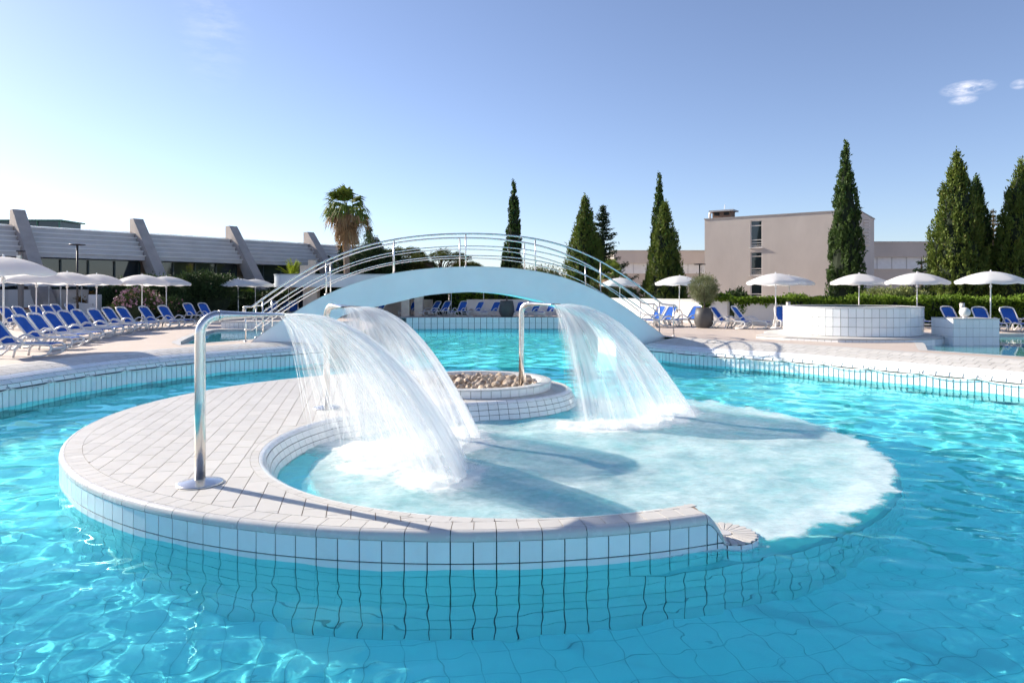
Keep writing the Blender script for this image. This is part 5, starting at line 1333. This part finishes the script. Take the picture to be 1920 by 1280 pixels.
for i, (px, py, Y, w, lb, mt_) in enumerate([(694, 440, 58, 3.8, 'dense dark tree mass right behind the palm', 'shade'), (738, 462, 60, 3.4, 'dark bushy tree behind the bridge railing left of the pines', 'shade'), (668, 455, 56, 1.8, 'shaggy dark young palm clump touching the palm trunk', 'shade'),
        (1008, 497, 55, 4.6, 'low rounded bush behind the bridge crown', 'pine'), (612, 474, 62, 2.6, 'dark shrub mass left of the palm behind the hall', 'shade'),
        (205, 553, 41, 1.9, 'small shaded shrub beside the low white cabinet', 'shade'), (235, 520, 42, 2.8, 'tall shaded shrub in front of the hall, left of the oleander', 'shade'), (300, 515, 41, 3.0, 'tall shaded shrub right of the oleander', 'shade'), (345, 508, 43, 3.0, 'shaded olive like tree before the hall glazing', 'shade'), (398, 505, 44, 3.2, 'shaded tree before the second hall fin', 'shade'),
        (325, 553, 39.5, 1.7, 'low green shrub behind the last left umbrella', 'pink'), (440, 528, 52, 3.4, 'dark shrub behind the three umbrellas', 'shade'), (510, 540, 53, 3.4, 'dark shrub left of the pavilion', 'shade'), (620, 548, 54, 3.0, 'dark shrub inside the pavilion opening', 'shade'),
        (1382, 536, 40, 1.7, 'dark pittosporum shrub between olive and window column', 'shade'), (1355, 548, 38.5, 1.3, 'low dark shrub right behind the olive tree', 'shade'), (1650, 536, 37.5, 2.4, 'pale olive green shrub behind the hedge right of the tall cypress', 'pale'), (1702, 536, 38, 2.2, 'second pale shrub behind the hedge right of the tall cypress', 'pale'),
        (1170, 535, 46, 2.6, 'dark shrub below the fan palm', 'shade'), (1115, 528, 47, 2.4, 'green shrub behind the right bridge railing', 'pine'), (1220, 556, 45, 3.0, 'low shrub at the foot of the wide cypress', 'shade')]):
    shrub(px, py, Y, w, lb, mt_, 30 + i)
shrub(262, 540, 38.5, 2.6, 'oleander bush full of pink blossom under the left umbrellas', 'pink', 70, 'oleander', flower=mpinkf)
shrub(160, 543, 43.5, 1.8, 'orange leaved bush behind the second row of umbrellas', 'orange', 71, 'orange_bush')
for i, (px, py, Y, w, lb) in enumerate([(462, 540, 50, 1.8, 'bright yellow green bamboo clump left of the bridge railing'), (482, 548, 49.5, 1.3, 'small bright bamboo clump beside the larger one')]): shrub(px, py, Y, w, lb, 'bright', 80 + i, 'bamboo', leaf=.34, aspect=.12, n=50)
def pine(px, pytop, Y, w, label, seed):
    top = at(px, pytop, Y); h = top.z - DECK; t = empty('pine_tree', (top.x, Y, DECK)); tag(t, label, 'tree', 'pines behind the bridge'); r = np.random.default_rng(seed)
    tr_ = MB(); tr_.tube([(0, 0, 0), (.15, 0, h * .45), (0, 0, h * .8)], [.2, .15, .06], 8); tr_.build('trunk', mbark, t, True)
    C = []; N_ = []; lim = MB()
    for k in range(16):
        a = r.uniform(0, 6.28); q = w / 2 * math.sqrt(r.random()) * .85; z = h * (1 - .08 * r.random() - .12 * (q / w * 2) ** 2) - .45; c = np.array([q * math.cos(a), q * .8 * math.sin(a), z]); s = r.uniform(.45, .8)
        lim.tube([(0, 0, h * .5), tuple(c * np.array([.5, .5, .9])), tuple(c)], [.07, .05, .02], 5, False)
        u = nrm(r.normal(0, 1, (46, 3))); u[:, 2] = np.abs(u[:, 2]) * .9 - .15; C.append(c + u * np.array([s, s, s * .62]) * r.uniform(.6, 1, (46, 1))); N_.append(u)
    lim.build('limb', mbark, t); P, U = clumps(np.vstack(C), np.vstack(N_), 14, np.array([.11, .11, .09]), r, 1, .4); leaf_obj('crown', P, U, .19, .2, FO['pine'], t, r)
pine(757, 455, 62, 4.2, 'rounded stone pine seen through the left bridge railing', 51); pine(826, 465, 60, 5.6, 'wide stone pine under the bridge handrail', 52); pine(788, 482, 61, 2.6, 'small stone pine between the two larger pines', 53); pine(876, 484, 62, 2.2, 'little stone pine left of the slender cypress', 54)
# ------------------------------------------------------------------ palms
def fan_leaf(mb, base, d, pet, rad, droop, r, nb=16):
    d = Vector(d).normalized(); side = d.cross(Vector((0, 0, 1)))
    side = side.normalized() if side.length > .05 else Vector((1, 0, 0)); upv = side.cross(d).normalized(); b = Vector(base); e = b + d * pet + Vector((0, 0, -droop * pet * .5))
    w = side * .018; o = len(mb.v); mb.v.extend([tuple(b - w), tuple(b + w), tuple(e + w * .6), tuple(e - w * .6)]); mb.f.append((o, o + 1, o + 2, o + 3))
    for k in range(nb):
        a = math.radians(-78 + 156 * k / (nb - 1)); dr_ = d * math.cos(a) + side * math.sin(a); L = rad * r.uniform(.8, 1.05) * (.75 + .25 * math.cos(a)); m1 = e + dr_ * L * .55 + upv * .05; tip = e + dr_ * L + Vector((0, 0, -droop * L * r.uniform(.5, 1.2)))
        ws = dr_.cross(upv).normalized() * rad * .055; o = len(mb.v); mb.v.extend([tuple(e), tuple(m1 + ws), tuple(tip), tuple(m1 - ws)]); mb.f.append((o, o + 1, o + 2, o + 3))
def fan_palm(px, pyc, Y, label, seed, trunk_r=.26, R=1.0, nf=34, dead=26):
    c = at(px, pyc, Y); h = c.z - DECK; t = empty('fan_palm', (c.x, Y, DECK)); tag(t, label, 'palm tree'); r = random.Random(seed)
    tk = MB(); tk.tube([(0, 0, 0), (.02, 0, h * .3), (-.03, 0, h * .65), (0, 0, h)], [trunk_r * 1.25, trunk_r, trunk_r * .9, trunk_r * .8], 12); tk.build('trunk', simple('palm_bark', (.24, .17, .125), .95, .3, 7, bump=.8, bscale=10), t, True)
    for k in range(nf):
        e = math.radians(r.uniform(-28, 88)); a = r.uniform(0, 6.283); d = (math.cos(a) * math.cos(e), math.sin(a) * math.cos(e), math.sin(e)); m = MB(); fan_leaf(m, (0, 0, h - .05 + .1 * math.sin(e)), d, R * r.uniform(.55, .8), R * r.uniform(.65, .9), .35 if e > .5 else .9, r)
        m.build('frond', FO['palm'] if e > -.1 else FO['dead'], t)
    for k in range(dead):
        e = math.radians(r.uniform(-84, -50)); a = r.uniform(0, 6.283); d = (math.cos(a) * math.cos(e), math.sin(a) * math.cos(e), math.sin(e)); m = MB(); fan_leaf(m, (.18 * math.cos(a), .18 * math.sin(a), h - r.uniform(.1, 1.2)), d, R * .5, R * .75, .5, r, 11); m.build('dead_frond', FO['dead'], t)
    return t
fan_palm(650, 388, 50, 'tall fan palm with a skirt of dead fronds left of the bridge crown', 5, .22, 1.45, 56, 22)
fan_palm(1148, 512, 47, 'short fan palm behind the right bridge railing', 6, .2, .85, 30, 6)
def feather_palm(px, pytop, Y, label, seed, L=1.7, nf=26, mat='bright', zb=DECK, hb=1.0):
    c = at(px, pytop, Y); t = empty('feather_palm', (c.x, Y, zb)); tag(t, label, 'palm tree'); r = random.Random(seed); h = max(.3, c.z - zb - L * .85)
    MB().tube([(0, 0, 0), (0, 0, h)], [.22, .18], 8).build('trunk', mbark, t, True)
    for k in range(nf):
        e = math.radians(r.uniform(30, 86)); a = r.uniform(0, 6.28); m = MB(); pts = []
        for s in range(9): f = s / 8; rr_ = L * f * math.cos(e) * 1.1; pts.append(Vector((rr_ * math.cos(a), rr_ * math.sin(a), h + L * f * math.sin(e) - .35 * L * f * f * math.cos(e))))
        m.tube(pts, [.02] * 8 + [.006], 4, False); sd = Vector((-math.sin(a), math.cos(a), 0))
        for s in range(1, 9):
            tg = (pts[s] - pts[s - 1]).normalized()
            for g_ in (0, .5):
                p = pts[s - 1].lerp(pts[s], g_)
                for q in (-1, 1): tip = p + (tg * .75 + sd * q * .6).normalized() * L * .30 * (1.1 - s / 10); w = tg * .03; o_ = len(m.v); m.v.extend([tuple(p - w), tuple(p + w), tuple(tip)]); m.f.append((o_, o_ + 1, o_ + 2))
        m.build('frond', FO[mat], t)
feather_palm(548, 488, 51, 'bright green feather palm behind the pavilion roof', 3, 1.5)
# ------------------------------------------------------------------ hedges and ivy
def hedge(pts, h, th, label, mat, seed, n_per_m=48, per=26, leaf=.13, z=DECK, name='hedge'):
    t = empty(name, (pts[0][0], pts[0][1], z)); tag(t, label, 'hedge'); p = Path([(x - pts[0][0], y - pts[0][1]) for x, y in pts], 1); r = np.random.default_rng(seed); core = MB()
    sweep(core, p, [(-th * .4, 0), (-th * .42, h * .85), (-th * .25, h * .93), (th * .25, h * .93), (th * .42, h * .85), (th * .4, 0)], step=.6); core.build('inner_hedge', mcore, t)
    n = int(p.len * n_per_m * (h + th)); C = np.zeros((n, 3)); N_ = np.zeros((n, 3))
    for k in range(n):
        s = r.uniform(0, p.len); q, nn = p.at(s); u = r.random() * (2 * h + th); hh = h * (1 + .05 * math.sin(s * 1.7 + seed) + .04 * math.sin(s * 4.1))
        if u < h: off, zz, nv = -th / 2, u / h * hh, (-nn.x, -nn.y, .3)
        elif u < h + th: off, zz, nv = -th / 2 + (u - h), hh, (0, 0, 1)
        else: off, zz, nv = th / 2, (u - h - th) / h * hh, (nn.x, nn.y, .3)
        C[k] = (q.x + nn.x * off, q.y + nn.y * off, zz); N_[k] = nv
    P, U = clumps(C, N_, per, np.array([.10, .10, .08]), r, .9, .5); leaf_obj('leaves', P, U, leaf, .5, FO[mat], t, r); return t
hedge([(13.9, 34.8), (17, 34.6), (22, 34.0), (26, 33.0), (30, 31.5)], 1.28, 1.3, 'long clipped green hedge behind the right loungers', 'hedge', 1)
hedge([(-4.5, 50.3), (3.0, 49.8), (6.0, 48.6)], 1.75, 1.2, 'yellow green hedge behind the wall seen under the bridge', 'hedge', 2, 30)
hedge([(-14, 50.5), (-8, 51.2), (-4.8, 51)], 1.9, 1.2, 'dark hedge behind the pavilion', 'shade', 4, 30)
hedge([(-22.5, 42.5), (-19.5, 46.5), (-16.5, 51.0)], 1.5, 1.6, 'shaded planting strip along the glass front of the hall', 'shade', 5, 26)
def ivy(pts, z0, drop, label, seed):
    t = empty('ivy', (pts[0][0], pts[0][1], z0)); tag(t, label, 'ivy'); p = Path([(x - pts[0][0], y - pts[0][1]) for x, y in pts], 1); r = np.random.default_rng(seed); C = []; N_ = []
    sd = 1 if p.at(.5)[1].y < 0 else -1; vine = MB()
    for k in range(int(p.len * 60)):
        s = r.uniform(0, p.len); q, nn = p.at(s); d = drop * max(0, math.sin(s * 2.1 + seed) * .5 + .4 + .3 * math.sin(s * 5.3)) * r.random() ** 1.2; o_ = r.uniform(.12, .24) * sd
        C.append((q.x + nn.x * o_, q.y + nn.y * o_, .12 - d + .14 * r.random())); N_.append((nn.x * sd, nn.y * sd, .2))
        if k % 12 == 0: vine.tube([(q.x, q.y, .12), (q.x + nn.x * .19 * sd, q.y + nn.y * .19 * sd, .06), (q.x + nn.x * .18 * sd, q.y + nn.y * .18 * sd, -d)], .008, 4, False)
        C.append((q.x + nn.x * r.uniform(-.3, .2), q.y + nn.y * r.uniform(-.3, .2), .08 + .20 * r.random())); N_.append((0, 0, 1))
    vine.build('stem', mbark, t); P, U = clumps(np.array(C), np.array(N_), 14, np.array([.07, .07, .06]), r, 1, .1); leaf_obj('leaves', P, U, .12, .7, FO['hedge'], t, r)
ivy([(10.0, 36.5), (11.2, 35.6)], DECK + 1.22, .5, 'ivy spilling over the white wall left of the olive pot', 1); ivy([(11.2, 34.9), (13.8, 34.4)], DECK + 1.05, .75, 'ivy hanging down the short white wall right of the olive pot', 2)
# ------------------------------------------------------------------ potted olive trees
mpot = simple('charcoal_pot', (.075, .07, .068), .55, .12, 4)
def potted(x, y, label, s=1.0, crown=(.72, .62), stem=.55, seed=1):
    t = empty('plant_pot', (x, y, DECK)); tag(t, label + ', the pot', 'pot', 'large charcoal plant pots')
    MB().lathe([(.0, 0), (.30 * s, 0), (.34 * s, .05), (.44 * s, .30 * s), (.42 * s, .60 * s), (.36 * s, .93 * s), (.33 * s, .93 * s), (.35 * s, .80 * s)], (0, 0, 0), 28).build('pot_body', mpot, t, True); MB().lathe([(0, .84 * s), (.35 * s, .84 * s)], (0, 0, 0), 20).build('soil', simple('soil', (.05, .035, .025), .95), t)
    o = empty('olive_tree', (x, y, DECK + .84 * s)); tag(o, label, 'tree', 'potted olive trees'); r = np.random.default_rng(seed); ch = stem + crown[1]
    tk = MB(); tk.tube([(0, 0, 0), (.03, .02, stem * .5), (-.01, 0, stem), (.02, 0, ch)], [.055, .045, .042, .02], 8)
    for k in range(7): a = k * .9; tk.tube([(0, 0, stem * .9), (.2 * math.cos(a), .2 * math.sin(a), stem + .2), (.42 * math.cos(a), .42 * math.sin(a), ch + .1)], [.025, .018, .006], 5, False)
    tk.build('trunk', mbark, o, True); u = nrm(r.normal(0, 1, (260, 3))); C = u * r.uniform(.35, 1, (260, 1)) ** .5 * np.array([crown[0], crown[0], crown[1]]) + np.array([0, 0, ch]); P, U = clumps(C, u, 34, np.array([.085] * 3), r, .9, .3); leaf_obj('crown', P, U, .10, .22, FO['olive'], o, r)
p = gp(1320, 614.5, DECK); potted(p.x, p.y, 'round headed olive tree in a charcoal pot right of the bridge', 1.0, (.66, .60), .40, 1)
p = at(950, 545, 45.2); potted(p.x, p.y, 'olive tree in a charcoal pot under the bridge arch', 1.15, (.6, .55), .9, 2)
